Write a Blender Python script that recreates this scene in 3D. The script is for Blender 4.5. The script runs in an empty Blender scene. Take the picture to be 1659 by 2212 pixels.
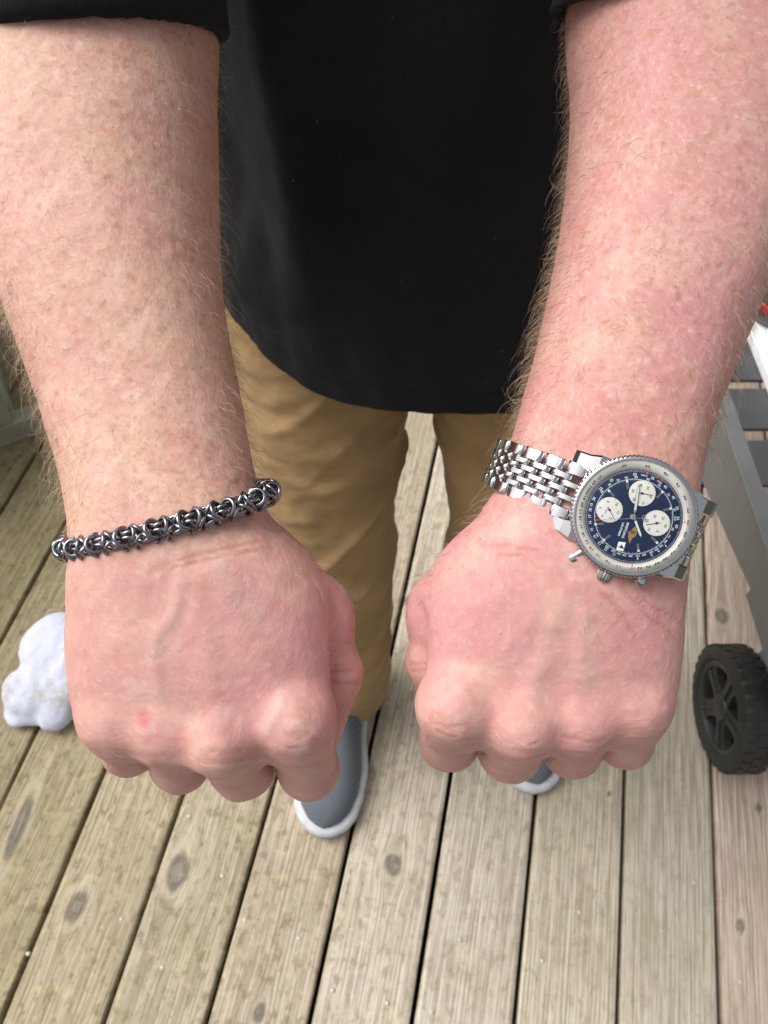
import bpy, bmesh, math, random
import numpy as np
from mathutils import Matrix, Vector

random.seed(7)
RNG = np.random.default_rng(11)
scene = bpy.context.scene
COL = scene.collection

# ------------------------------------------------------------------ camera
FPX, CX, CY = 1598.0, 829.5, 1106.0
H = 1.27
TH = math.radians(56.1)
CR = np.array([1.0, 0.0, 0.0])
CU = np.array([0.0, math.sin(TH), math.cos(TH)])
CF = np.array([0.0, math.cos(TH), -math.sin(TH)])
CO = np.array([0.0, 0.0, H])
cd = bpy.data.cameras.new("camera")
cam = bpy.data.objects.new("camera", cd)
COL.objects.link(cam)
cd.sensor_fit = 'HORIZONTAL'
cd.sensor_width = 27.0
cd.lens = 27.0 * FPX / 1659.0
cd.clip_start = 0.01
cd.clip_end = 3000
cd.dof.use_dof = True
cd.dof.focus_distance = 0.262
cd.dof.aperture_fstop = 24.0
cam.matrix_world = Matrix(((CR[0], CU[0], -CF[0], CO[0]), (CR[1], CU[1], -CF[1], CO[1]),
                           (CR[2], CU[2], -CF[2], CO[2]), (0, 0, 0, 1)))
scene.camera = cam

# ------------------------------------------------------------------ light
SUN_EL, SUN_AZ = math.radians(54), math.radians(-72)
world = bpy.data.worlds.new("World")
scene.world = world
world.use_nodes = True
wn, wl = world.node_tree.nodes, world.node_tree.links
sky = wn.new('ShaderNodeTexSky')
sky.sky_type = 'NISHITA'
sky.sun_disc = False
sky.sun_elevation = SUN_EL
sky.sun_rotation = SUN_AZ
sky.air_density = 1.0
sky.dust_density = 6.0
sky.ozone_density = 1.0
hs = wn.new('ShaderNodeHueSaturation')
hs.inputs['Saturation'].default_value = 0.22
wl.new(sky.outputs[0], hs.inputs['Color'])
wl.new(hs.outputs[0], wn['Background'].inputs['Color'])
wn['Background'].inputs['Strength'].default_value = 0.13
sd = bpy.data.lights.new("sun", 'SUN')
sd.energy = 1.5
sd.angle = math.radians(48)
sd.color = (1.0, 0.97, 0.93)
sun = bpy.data.objects.new("sun", sd)
COL.objects.link(sun)
sdir = Vector((math.cos(SUN_EL) * math.sin(SUN_AZ), math.cos(SUN_EL) * math.cos(SUN_AZ), math.sin(SUN_EL)))
sun.rotation_euler = sdir.to_track_quat('Z', 'Y').to_euler()
sun.location = (-3, 2, 5)
scene.view_settings.view_transform = 'Standard'
scene.view_settings.look = 'None'
scene.view_settings.gamma = 1.0
scene.view_settings.use_curve_mapping = False
scene.view_settings.exposure = 0.40


# ------------------------------------------------------------------ helpers
def P3(px, py, d):
    """camera-frame metric point (x right, y up, z along the optical axis)"""
    return np.array([(px - CX) / FPX * d, (CY - py) / FPX * d, d])


def c2w(v):
    v = np.asarray(v, dtype=float)
    return CO + v[..., 0:1] * CR + v[..., 1:2] * CU + v[..., 2:3] * CF


def w2c(v):
    r = np.asarray(v, dtype=float) - CO
    return np.stack([r @ CR, r @ CU, r @ CF], axis=-1)


def cdir(v):
    v = np.asarray(v, dtype=float)
    return v[0] * CR + v[1] * CU + v[2] * CF


def unit(v):
    v = np.asarray(v, dtype=float)
    return v / np.linalg.norm(v)


def ground(px, py, z=0.0):
    d = cdir(((px - CX) / FPX, (CY - py) / FPX, 1.0))
    return CO + d * ((z - H) / d[2])


def tag(o, label=None, cat=None, group=None, kind=None):
    if label: o['label'] = label
    if cat: o['category'] = cat
    if group: o['group'] = group
    if kind: o['kind'] = kind
    return o


def empty(name, M=None, parent=None):
    o = bpy.data.objects.new(name, None)
    o.empty_display_size = 0.02
    COL.objects.link(o)
    if parent: o.parent = parent
    if M is not None: o.matrix_basis = M
    return o


def mesh(name, V, F, smooth=True):
    me = bpy.data.meshes.new(name)
    V = np.asarray(V, dtype=np.float32)
    if isinstance(F, np.ndarray):
        n, k = F.shape
        me.vertices.add(len(V))
        me.vertices.foreach_set('co', V.ravel())
        me.loops.add(n * k)
        me.loops.foreach_set('vertex_index', F.astype(np.int32).ravel())
        me.polygons.add(n)
        me.polygons.foreach_set('loop_start', np.arange(0, n * k, k, dtype=np.int32))
        me.polygons.foreach_set('loop_total', np.full(n, k, dtype=np.int32))
        me.update(calc_edges=True)
    else:
        me.from_pydata([tuple(v) for v in V.tolist()], [], F)
    me.polygons.foreach_set('use_smooth', np.full(len(me.polygons), smooth))
    me.update()
    return me


def link(name, me, mat=None, parent=None, M=None):
    o = bpy.data.objects.new(name, me)
    COL.objects.link(o)
    if mat is not None and me is not None and not me.materials:
        for m in (mat if isinstance(mat, (list, tuple)) else [mat]):
            me.materials.append(m)
    if parent: o.parent = parent
    if M is not None: o.matrix_basis = M
    return o


class MB:
    """collects simple shapes into one mesh"""
    def __init__(self):
        self.V, self.F, self.M = [], [], []

    def add(self, V, F, mi=0):
        b = len(self.V)
        self.V += [tuple(map(float, v)) for v in V]
        self.F += [tuple(int(i) + b for i in f) for f in F]
        self.M += [mi] * len(F)
        return self

    def box(self, lo, hi, mi=0, M=None, bev=0.0):
        bm = bmesh.new()
        bmesh.ops.create_cube(bm, size=1.0)
        lo, hi = Vector(lo), Vector(hi)
        for v in bm.verts:
            v.co = Vector(((v.co.x + .5) * (hi.x - lo.x) + lo.x, (v.co.y + .5) * (hi.y - lo.y) + lo.y, (v.co.z + .5) * (hi.z - lo.z) + lo.z))
        if bev:
            bmesh.ops.bevel(bm, geom=bm.edges[:], offset=bev, segments=2, profile=0.6, affect='EDGES')
        bm.verts.index_update()
        V = [(M @ v.co if M else v.co) for v in bm.verts]
        F = [[v.index for v in f.verts] for f in bm.faces]
        bm.free()
        return self.add(V, F, mi)

    def lathe(self, prof, n=48, mi=0, M=None, mod=None, close=False):
        """prof [(r,z)...] around z"""
        V, F = [], []
        m = len(prof)
        for i in range(n):
            a = 2 * math.pi * i / n
            for r, z in prof:
                rr = r if mod is None else mod(r, z, a)
                v = Vector((rr * math.cos(a), rr * math.sin(a), z))
                V.append(M @ v if M else v)
        for i in range(n):
            j = (i + 1) % n
            for k in range(m if close else m - 1):
                l = (k + 1) % m
                F.append((i * m + k, j * m + k, j * m + l, i * m + l))
        return self.add(V, F, mi)

    def prism(self, poly, z0, z1, mi=0, M=None):
        n = len(poly)
        V = [Vector((x, y, z0)) for x, y in poly] + [Vector((x, y, z1)) for x, y in poly]
        if M: V = [M @ v for v in V]
        ar = sum(poly[i][0] * poly[(i + 1) % n][1] - poly[(i + 1) % n][0] * poly[i][1] for i in range(n))
        F = [tuple(range(n - 1, -1, -1)), tuple(range(n, 2 * n))] + [(i, (i + 1) % n, n + (i + 1) % n, n + i) for i in range(n)]
        if ar < 0: F = [f[::-1] for f in F]
        return self.add(V, F, mi)

    def tube(self, pts, r, n=8, mi=0):
        pts = [np.asarray(p, float) for p in pts]
        V, F = [], []
        rs = r if hasattr(r, '__len__') else [r] * len(pts)
        up = np.array([0.3, 0.2, 1.0])
        for i, p in enumerate(pts):
            t = unit(pts[min(i + 1, len(pts) - 1)] - pts[max(i - 1, 0)])
            a = unit(np.cross(t, up)); b = np.cross(t, a)
            for k in range(n):
                q = 2 * math.pi * k / n
                V.append(p + rs[i] * (a * math.cos(q) + b * math.sin(q)))
        for i in range(len(pts) - 1):
            for k in range(n):
                l = (k + 1) % n
                F.append((i * n + k, i * n + l, (i + 1) * n + l, (i + 1) * n + k))
        F.append(tuple(range(n - 1, -1, -1)))
        F.append(tuple(range((len(pts) - 1) * n, len(pts) * n)))
        return self.add(V, F, mi)

    def mesh(self, name, smooth=False):
        me = mesh(name, self.V, self.F, smooth)
        return me

    def build(self, name, mat, parent=None, M=None, smooth=False, auto=None):
        me = self.mesh(name, smooth)
        for m in (mat if isinstance(mat, (list, tuple)) else [mat]):
            me.materials.append(m)
        if any(self.M):
            me.polygons.foreach_set('material_index', self.M)
        if auto is not None:
            me.polygons.foreach_set('use_smooth', [True] * len(me.polygons))
            me.set_sharp_from_angle(angle=math.radians(auto))
        return link(name, me, None, parent, M)


def hashn(ix, iy, iz, seed):
    h = (ix.astype(np.int64) * 374761393 + iy.astype(np.int64) * 668265263 + iz.astype(np.int64) * 2147483647 + seed * 974634247) & 0xffffffff
    h = ((h ^ (h >> 13)) * 1274126177) & 0xffffffff
    h = ((h ^ (h >> 16)) * 2246822519) & 0xffffffff
    return ((h ^ (h >> 15)) & 0xffff) / 65535.0


def vnoise(p, scale, seed=0):
    q = np.asarray(p) * scale
    i = np.floor(q).astype(np.int64)
    f = q - i
    f = f * f * f * (f * (f * 6 - 15) + 10)
    out = 0
    for dx in (0, 1):
        for dy in (0, 1):
            for dz in (0, 1):
                w = (f[..., 0] if dx else 1 - f[..., 0]) * (f[..., 1] if dy else 1 - f[..., 1]) * (f[..., 2] if dz else 1 - f[..., 2])
                out = out + w * hashn(i[..., 0] + dx, i[..., 1] + dy, i[..., 2] + dz, seed)
    return out


def fbm(p, scale, octs=3, seed=0):
    s, a, t = 0, 1.0, 0
    for o in range(octs):
        s = s + a * vnoise(p, scale * 2 ** o, seed + o)
        t += a
        a *= 0.5
    return s / t


# --- implicit surfaces
def smin(a, b, k):
    h = np.clip(0.5 + 0.5 * (b - a) / k, 0, 1)
    return b * (1 - h) + a * h - k * h * (1 - h)


def smax(a, b, k):
    return -smin(-a, -b, k)


def cone(p, a, b, r1, r2):
    a = np.asarray(a, float); b = np.asarray(b, float)
    ba = b - a
    t = np.clip(((p - a) @ ba) / (ba @ ba), 0, 1)
    return np.linalg.norm(p - a - t[..., None] * ba, axis=-1) - (r1 + t * (r2 - r1))


def ellip(p, c, r, R=None):
    q = p - np.asarray(c, float)
    if R is not None: q = q @ np.asarray(R)
    r = np.asarray(r, float)
    k0 = np.linalg.norm(q / r, axis=-1)
    k1 = np.linalg.norm(q / (r * r), axis=-1) + 1e-9
    return k0 * (k0 - 1) / k1


def isosurf(fn, lo, hi, h, relax=2, proj=2):
    lo = np.asarray(lo, float); hi = np.asarray(hi, float)
    B = 4
    nb = np.ceil((hi - lo) / (h * B)).astype(int)
    n = nb * B
    cc = [lo[a] + (np.arange(nb[a]) * B + (B - 1) / 2) * h for a in range(3)]
    C = np.stack(np.meshgrid(*cc, indexing='ij'), -1).reshape(-1, 3)
    fc = fn(C)
    f = np.repeat(np.repeat(np.repeat(fc.reshape(nb), B, 0), B, 1), B, 2).astype(np.float32)
    act = np.where(np.abs(fc) < h * B * 1.9)[0]
    off = np.stack(np.meshgrid(*[np.arange(B)] * 3, indexing='ij'), -1).reshape(-1, 3)
    bi = np.stack(np.unravel_index(act, nb), -1) * B
    idx = (bi[:, None, :] + off[None]).reshape(-1, 3)
    for s in range(0, len(idx), 400000):
        j = idx[s:s + 400000]
        f[j[:, 0], j[:, 1], j[:, 2]] = fn(lo + j * h)
    ins = f < 0
    cn = [sl for sl in np.ndindex(2, 2, 2)]
    N = [n[a] - 1 for a in range(3)]
    cnt = np.zeros(N, np.int8)
    for c in cn:
        cnt += ins[c[0]:c[0] + N[0], c[1]:c[1] + N[1], c[2]:c[2] + N[2]]
    cells = np.stack(np.where((cnt > 0) & (cnt < 8)), -1)
    vid = np.full(N, -1, np.int32)
    vid[cells[:, 0], cells[:, 1], cells[:, 2]] = np.arange(len(cells))
    pos = np.zeros((len(cells), 3)); num = np.zeros(len(cells))
    for ax in range(3):
        o1, o2 = [a for a in range(3) if a != ax]
        for u in (0, 1):
            for v in (0, 1):
                a = cells.copy(); a[:, o1] += u; a[:, o2] += v
                b = a.copy(); b[:, ax] += 1
                fa = f[a[:, 0], a[:, 1], a[:, 2]]; fb = f[b[:, 0], b[:, 1], b[:, 2]]
                m = (fa < 0) != (fb < 0)
                t = np.where(m, fa / np.where(m, fa - fb, 1), 0)
                q = a.astype(float); q[:, ax] += t
                pos[m] += q[m]; num[m] += 1
    V = lo + pos / num[:, None] * h
    Q = []
    for ax in range(3):
        o1, o2 = [(1, 2), (2, 0), (0, 1)][ax]
        sl0 = [slice(None)] * 3; sl1 = [slice(None)] * 3
        sl0[ax] = slice(0, n[ax] - 1); sl1[ax] = slice(1, n[ax])
        A, Bq = ins[tuple(sl0)], ins[tuple(sl1)]
        e = np.stack(np.where(A != Bq), -1)
        ok = np.ones(len(e), bool)
        for o in (o1, o2):
            ok &= (e[:, o] >= 1) & (e[:, o] < N[o])
        e = e[ok]
        def vv(d1, d2):
            g = e.copy(); g[:, o1] -= d1; g[:, o2] -= d2
            return vid[g[:, 0], g[:, 1], g[:, 2]]
        q = np.stack([vv(1, 1), vv(0, 1), vv(0, 0), vv(1, 0)], -1)
        flip = ~A[e[:, 0], e[:, 1], e[:, 2]]
        q[flip] = q[flip][:, ::-1]
        Q.append(q)
    F = np.concatenate(Q)
    F = F[(F >= 0).all(1)]
    ed = np.concatenate([F[:, [0, 1]], F[:, [1, 2]], F[:, [2, 3]], F[:, [3, 0]]])
    for it in range(relax):
        S = np.zeros_like(V); D = np.zeros(len(V))
        for ax in range(3):
            S[:, ax] = np.bincount(ed[:, 0], V[ed[:, 1], ax], len(V)) + np.bincount(ed[:, 1], V[ed[:, 0], ax], len(V))
        D = np.bincount(ed[:, 0], minlength=len(V)) + np.bincount(ed[:, 1], minlength=len(V))
        V = V + 0.5 * (S / np.maximum(D, 1)[:, None] - V)
    for it in range(proj):
        g = grad(fn, V, h * 0.5)
        f0 = fn(V)
        st = f0[:, None] * g / np.maximum((g * g).sum(1, keepdims=True), 0.05)
        l = np.linalg.norm(st, axis=1, keepdims=True)
        V = V - st * np.minimum(1, h / np.maximum(l, 1e-9))
    return V, F


def grad(fn, V, e):
    g = np.zeros_like(V)
    for a in range(3):
        d = np.zeros(3); d[a] = e
        g[:, a] = (fn(V + d) - fn(V - d)) / (2 * e)
    return g


def vnormals(V, F):
    n = np.cross(V[F[:, 2]] - V[F[:, 0]], V[F[:, 3]] - V[F[:, 1]])
    N = np.zeros_like(V)
    for k in range(4):
        for a in range(3):
            N[:, a] += np.bincount(F[:, k], n[:, a], len(V))
    return N / np.maximum(np.linalg.norm(N, axis=1, keepdims=True), 1e-12)


def poly_dist(p, pts):
    d = np.full(len(p), 9.0)
    for a, b in zip(pts[:-1], pts[1:]):
        d = np.minimum(d, cone(p, a, b, 0, 0))
    return d


def sm(x, a, b):
    t = np.clip((x - a) / (b - a), 0, 1)
    return t * t * (3 - 2 * t)


# ------------------------------------------------------------------ materials
class G:
    def __init__(self, name):
        self.m = bpy.data.materials.new(name)
        self.m.use_nodes = True
        self.t = self.m.node_tree
        self.n = self.t.nodes
        self.b = self.n['Principled BSDF']

    def new(self, t, **kw):
        x = self.n.new(t)
        for k, v in kw.items(): setattr(x, k, v)
        return x

    def put(self, sock, v):
        if isinstance(v, bpy.types.NodeSocket): self.t.links.new(v, sock)
        elif isinstance(v, (tuple, list)) and len(v) == 3 and sock.type == 'RGBA': sock.default_value = (*v, 1)
        else: sock.default_value = v

    def set(self, **kw):
        for k, v in kw.items(): self.put(self.b.inputs[k.replace('_', ' ')], v)
        return self

    def obj(self): return self.new('ShaderNodeTexCoord').outputs['Object']

    def attr(self, name, out='Fac'): return self.new('ShaderNodeAttribute', attribute_name=name).outputs[out]

    def map(self, v, scale=(1, 1, 1), loc=(0, 0, 0), rot=(0, 0, 0)):
        x = self.new('ShaderNodeMapping')
        self.put(x.inputs[0], v)
        x.inputs['Scale'].default_value = scale; x.inputs['Location'].default_value = loc; x.inputs['Rotation'].default_value = rot
        return x.outputs[0]

    def noise(self, v, scale, detail=2, rough=0.5, dist=0.0, out=0):
        x = self.new('ShaderNodeTexNoise')
        self.put(x.inputs['Vector'], v)
        x.inputs['Scale'].default_value = scale; x.inputs['Detail'].default_value = detail
        x.inputs['Roughness'].default_value = rough; x.inputs['Distortion'].default_value = dist
        return x.outputs[out]

    def vor(self, v, scale, feature='F1', out=0, rnd=1.0):
        x = self.new('ShaderNodeTexVoronoi', feature=feature)
        self.put(x.inputs['Vector'], v)
        x.inputs['Scale'].default_value = scale
        x.inputs['Randomness'].default_value = rnd
        return x.outputs[out]

    def ramp(self, f, a, b, lo=0.0, hi=1.0):
        x = self.new('ShaderNodeMapRange', interpolation_type='SMOOTHSTEP')
        self.put(x.inputs[0], f)
        x.inputs[1].default_value = a; x.inputs[2].default_value = b; x.inputs[3].default_value = lo; x.inputs[4].default_value = hi
        return x.outputs[0]

    def math(self, op, a, b=0.0, c=0.0):
        x = self.new('ShaderNodeMath', operation=op)
        self.put(x.inputs[0], a); self.put(x.inputs[1], b); self.put(x.inputs[2], c)
        return x.outputs[0]

    def mix(self, f, a, b, mode='MIX'):
        x = self.new('ShaderNodeMix', data_type='RGBA', blend_type=mode)
        self.put(x.inputs[0], f); self.put(x.inputs[6], a); self.put(x.inputs[7], b)
        return x.outputs[2]

    def bump(self, h, strength=0.5, dist=0.001, nrm=None):
        x = self.new('ShaderNodeBump')
        self.put(x.inputs['Height'], h)
        x.inputs['Strength'].default_value = strength; x.inputs['Distance'].default_value = dist
        if nrm is not None: self.put(x.inputs['Normal'], nrm)
        return x.outputs[0]

    def sep(self, v):
        x = self.new('ShaderNodeSeparateXYZ'); self.put(x.inputs[0], v); return x.outputs

    def comb(self, a, b, c):
        x = self.new('ShaderNodeCombineXYZ')
        self.put(x.inputs[0], a); self.put(x.inputs[1], b); self.put(x.inputs[2], c)
        return x.outputs[0]


def plain(name, col, rough=0.5, metal=0.0, var=0.12, scale=60, bump=0.0, bscale=800, spec=0.5):
    g = G(name)
    v = g.obj()
    n = g.noise(v, scale, 3)
    c = g.mix(g.ramp(n, .3, .7), tuple(x * (1 - var) for x in col), tuple(min(1, x * (1 + var)) for x in col))
    g.set(Base_Color=c, Roughness=rough, Metallic=metal, Specular_IOR_Level=spec)
    if bump: g.set(Normal=g.bump(g.noise(v, bscale, 2), bump, 0.0005))
    return g.m


def mat_skin():
    g = G("skin")
    v = g.obj()
    tint = g.attr('tint', 'Color')
    st = g.new('ShaderNodeAttribute', attribute_name='limb').outputs['Vector']      # across, along, radial coordinates of the limb
    n1 = g.noise(v, 150, 4, .6)
    arm_m = g.math('MULTIPLY_ADD', g.attr('freckle'), .55, .45)
    n2 = g.noise(g.map(st, (1, 1.6, 1)), 420, 3, .6)
    n3 = g.noise(v, 42, 2)
    lin = g.noise(g.map(st, (.38, 1.7, .38)), 620, 3, .65)
    c = g.mix(g.ramp(n1, .44, .68, 0, .36), tint, (.60, .255, .245))
    c = g.mix(g.math('MULTIPLY', g.ramp(n2, .50, .70, 0, .28), arm_m), c, (.76, .53, .46))
    c = g.mix(g.math('MULTIPLY', g.ramp(n2, .46, .30, 0, .32), arm_m), c, (.53, .22, .195))
    c = g.mix(g.ramp(n3, .52, .70, 0, .38), c, (.68, .45, .345))
    c = g.mix(g.math('MULTIPLY', g.ramp(lin, .54, .70, 0, .34), arm_m), c, (.80, .575, .51))
    c = g.mix(g.math('MULTIPLY', g.ramp(lin, .45, .32, 0, .20), arm_m), c, (.51, .21, .185))
    fr = g.attr('freckle')
    wob = g.map(v, (1, 1, 1))
    nd = g.noise(v, 500, 2, .5, 0, 1)
    add = g.new('ShaderNodeVectorMath', operation='MULTIPLY_ADD')
    g.put(add.inputs[0], nd); add.inputs[1].default_value = (.0026, .0026, .0026); g.put(add.inputs[2], v)
    wv = add.outputs[0]
    f1 = g.math('MULTIPLY', g.ramp(g.vor(wv, 230), .50, .10), g.ramp(g.noise(v, 110, 1), .47, .60))
    f2 = g.math('MULTIPLY', g.ramp(g.vor(g.map(wv, (1, 1, 1), (.37, .11, .2)), 520), .42, .10), g.ramp(g.noise(v, 130, 1), .42, .58))
    ff = g.math('MULTIPLY', g.math('MAXIMUM', g.math('MULTIPLY', f1, .42), g.math('MULTIPLY', f2, .40)), fr)
    tan = g.math('MULTIPLY', g.ramp(g.noise(g.map(st, (1, .8, 1)), 300, 3, .55), .53, .68, 0, .42), fr)
    c = g.mix(tan, c, (.50, .235, .125))
    c = g.mix(ff, c, (.40, .155, .065))
    fine = g.noise(g.map(st, (.7, 1.3, .7)), 1300, 2, .6)
    c = g.mix(g.attr('crease'), c, g.mix(1.0, c, (.82, .66, .62), 'MULTIPLY'))
    g.set(Base_Color=c, Roughness=g.ramp(n2, .3, .7, .50, .62), Subsurface_Weight=0.12, Subsurface_Scale=0.003,
          Subsurface_Radius=(1.0, .32, .18), Specular_IOR_Level=.36)
    hgt = g.math('ADD', g.math('MULTIPLY', lin, 1.0), g.math('ADD', g.math('MULTIPLY', fine, .45), g.math('MULTIPLY', n2, .35)))
    hgt = g.math('ADD', hgt, g.math('MULTIPLY', g.attr('crease'), -.9))
    g.set(Normal=g.bump(hgt, .36, .0006))
    return g.m


def mat_cloth(name, col, rough=.9, sheen=.15, weave=1400, lint=0.0, ws=.25, var=.15):
    g = G(name)
    v = g.obj()
    n = g.noise(v, 14, 3)
    c = g.mix(g.ramp(n, .35, .65), tuple(x * (1 - var) for x in col), tuple(x * (1 + var) for x in col))
    fz = g.noise(g.map(v, (1, 1, .35)), weave, 2, .6)
    c = g.mix(g.ramp(fz, .35, .7, 0, .45), c, tuple(min(1, x * 1.5) for x in col))
    if lint:
        l = g.vor(v, 55)
        c = g.mix(g.ramp(l, .045, .02, 0, lint), c, (.30, .25, .2))
    g.set(Base_Color=c, Roughness=rough, Sheen_Weight=sheen, Sheen_Roughness=.5, Specular_IOR_Level=.25)
    g.set(Normal=g.bump(g.math('ADD', fz, g.math('MULTIPLY', g.noise(v, 260, 2), 1.2)), ws, .0012))
    return g.m


def mat_wood():
    g = G("deck_wood")
    ga, la, sa, kn = g.attr('grain'), g.attr('along'), g.attr('seed'), g.attr('knot')
    tint = g.attr('tint', 'Color')
    vec = g.comb(g.math('MULTIPLY', ga, 1.0), g.math('MULTIPLY', la, .022), g.math('MULTIPLY', sa, 13.7))
    vec2 = g.comb(ga, g.math('MULTIPLY', la, .09), g.math('MULTIPLY', sa, 7.1))
    flat = g.comb(ga, la, g.math('MULTIPLY', sa, 3.3))
    gr = g.noise(vec, 240, 3, .65)
    gr2 = g.noise(vec2, 620, 2, .6)
    blot = g.noise(flat, 9, 4, .6)
    spk = g.noise(g.comb(ga, g.math('MULTIPLY', la, .55), sa), 75, 4, .7)
    rings = g.new('ShaderNodeTexWave', wave_type='BANDS', bands_direction='X')
    g.put(rings.inputs['Vector'], vec)
    rings.inputs['Scale'].default_value = 52; rings.inputs['Distortion'].default_value = 3.5
    rings.inputs['Detail'].default_value = 2.5; rings.inputs['Detail Scale'].default_value = 1.2
    rg = rings.outputs['Fac']
    gr3 = g.noise(g.comb(ga, g.math('MULTIPLY', la, .03), g.math('MULTIPLY', sa, 5.3)), 380, 3, .7)
    c = g.mix(g.ramp(gr, .38, .62, 0, .85), g.mix(1.0, tint, (.66, .61, .54), 'MULTIPLY'), g.mix(1.0, tint, (1.16, 1.14, 1.10), 'MULTIPLY'))
    c = g.mix(g.ramp(rg, .60, .98, 0, .28), c, g.mix(1.0, tint, (.52, .46, .37), 'MULTIPLY'))
    c = g.mix(g.ramp(gr3, .52, .66, 0, .30), c, g.mix(1.0, tint, (1.45, 1.45, 1.42), 'MULTIPLY'))
    c = g.mix(g.ramp(gr3, .46, .34, 0, .36), c, g.mix(1.0, tint, (.50, .45, .37), 'MULTIPLY'))
    c = g.mix(g.ramp(blot, .48, .68, 0, .36), c, g.mix(1.0, tint, (.66, .64, .46), 'MULTIPLY'))
    c = g.mix(g.math('MULTIPLY', g.ramp(spk, .50, .64, 0, .8), g.attr('dirt')), c, g.mix(1.0, tint, (.46, .41, .30), 'MULTIPLY'))
    c = g.mix(g.math('MULTIPLY', g.ramp(g.noise(flat, 46, 5, .7), .51, .65, 0, .48), g.attr('dirt')), c, g.mix(1.0, tint, (1.22, 1.13, .90), 'MULTIPLY'))
    c = g.mix(g.ramp(kn, .03, .9, 0, .80), c, g.mix(g.ramp(gr2, .35, .65), (.12, .108, .092), (.24, .21, .17)))
    rim = g.math('MULTIPLY', g.math('MULTIPLY', kn, g.math('SUBTRACT', 1.0, kn)), 1.5)
    c = g.mix(rim, c, (.10, .085, .065))
    kr = g.math('SINE', g.math('ADD', g.math('MULTIPLY', kn, 26.0), g.math('MULTIPLY', gr, 5.0)))
    c = g.mix(g.math('MULTIPLY', g.ramp(kr, .1, .9, 0, .6), g.ramp(kn, .02, .3)), c, (.085, .072, .056))
    c = g.mix(g.attr('halo'), c, (.46, .41, .30))
    g.set(Base_Color=c, Roughness=.78, Specular_IOR_Level=.3)
    hh = g.math('ADD', g.math('MULTIPLY', gr, 1.2), g.math('ADD', gr2, g.math('MULTIPLY', rg, .35)))
    g.set(Normal=g.bump(hh, .5, .0012))
    return g.m


def mat_steel(name="polished_steel", col=(.52, .52, .53), rough=.07):
    g = G(name)
    v = g.obj()
    g.set(Base_Color=col, Metallic=1.0, Roughness=g.ramp(g.noise(v, 900, 2), .3, .7, rough * .7, rough * 1.5))
    return g.m


M_SKIN = mat_skin()
M_SHIRT = mat_cloth("black_jersey", (.0080, .0088, .0115), .92, .02, 1500, .3, .35)
M_PANTS = mat_cloth("khaki_cotton", (.30, .192, .088), .9, .10, 1800, 0, .2, .10)
M_WOOD = mat_wood()
M_STEEL = mat_steel()
M_BRUSH = mat_steel("satin_steel", (.55, .55, .56), .28)
M_GUN = mat_steel("gunmetal", (.26, .26, .28), .15)
M_DIAL = plain("blue_dial", (.0045, .016, .055), .35, 0, .1)
M_RING = plain("silver_scale", (.78, .75, .68), .4, 0, .04)
M_SUB = plain("white_subdial", (.68, .67, .62), .45, 0, .03)
M_WHITEINK = plain("white_ink", (.62, .65, .68), .6)
M_BLACKINK = plain("black_ink", (.02, .02, .022), .5)
M_REDINK = plain("red_ink", (.62, .03, .015), .5)
M_LUME = plain("lume", (.55, .72, .62), .5, 0, .03)
M_GOLD = plain("gold_emblem", (.42, .27, .10), .35, .7)
M_PLATE = plain("white_plate", (.75, .76, .76), .5)
M_DKMETAL = plain("grey_powder_coat", (.15, .15, .147), .42, 0, .06, 30, .15, 1500)
M_SLAT = plain("charcoal_slat", (.062, .063, .067), .42, 0, .08, 30, .2, 900)
M_RUBBER = plain("black_plastic", (.018, .018, .017), .55, 0, .2, 40, .3, 900)
M_RIM = plain("wheel_plastic", (.026, .026, .024), .40, 0, .2, 40)
M_WHITE = plain("white_paint", (.80, .81, .82), .5, 0, .02)
M_RED = plain("red_plastic", (.60, .012, .012), .4)
M_GREYPOT = plain("grey_pot", (.12, .12, .12), .4)
M_BLUE = plain("blue_plastic", (.05, .22, .50), .35)
M_BENCH = plain("weathered_paint", (.29, .275, .205), .75, 0, .22, 12, .4, 120)
M_NAIL = plain("nail_head", (.50, .48, .43), .45, .3)
M_SOLE = plain("pale_foam", (.50, .52, .54), .7, 0, .08, 50)
M_JOIST = plain("dark_joist", (.06, .05, .035), .9)
M_HAIRCAP = plain("reddish_hair", (.20, .10, .05), .7)
M_EYE = plain("eye_white", (.7, .7, .7), .2)


def mat_simple(name, base, kind):
    g = G(name)
    v = g.obj()
    if kind == 'grass':
        n = g.noise(v, 3, 5)
        g.set(Base_Color=g.mix(g.ramp(n, .3, .7), (.035, .042, .028), (.06, .066, .045)), Roughness=.95)
        g.set(Normal=g.bump(g.noise(v, 60, 3), .8, .03))
    if kind == 'shoe':
        q = g.sep(v)
        sx = g.math('SINE', g.math('MULTIPLY', q[0], 1200.0)); sy = g.math('SINE', g.math('MULTIPLY', g.math('ADD', q[1], g.math('MULTIPLY', q[0], .35)), 620.0))
        pat = g.ramp(g.math('MULTIPLY', sx, sy), .25, .75)
        c = g.mix(pat, base, tuple(x * .50 for x in base))
        g.set(Base_Color=c, Roughness=.85, Sheen_Weight=.1)
        g.set(Normal=g.bump(pat, -.35, .001))
    if kind == 'plush':
        n = g.noise(v, 60, 4, .6)
        d = g.attr('dirt')
        c = g.mix(g.ramp(n, .3, .7), (.52, .545, .66), (.57, .595, .70))
        c = g.mix(g.math('MULTIPLY', g.ramp(g.noise(g.map(v, (1, 1, 1)), 45, 4, .7), .42, .6), d), c, (.45, .43, .42))
        g.set(Base_Color=c, Roughness=.95, Sheen_Weight=.3, Subsurface_Weight=.15, Subsurface_Scale=.004)
        g.set(Normal=g.bump(g.noise(v, 350, 3), .5, .002))
    return g.m


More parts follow.
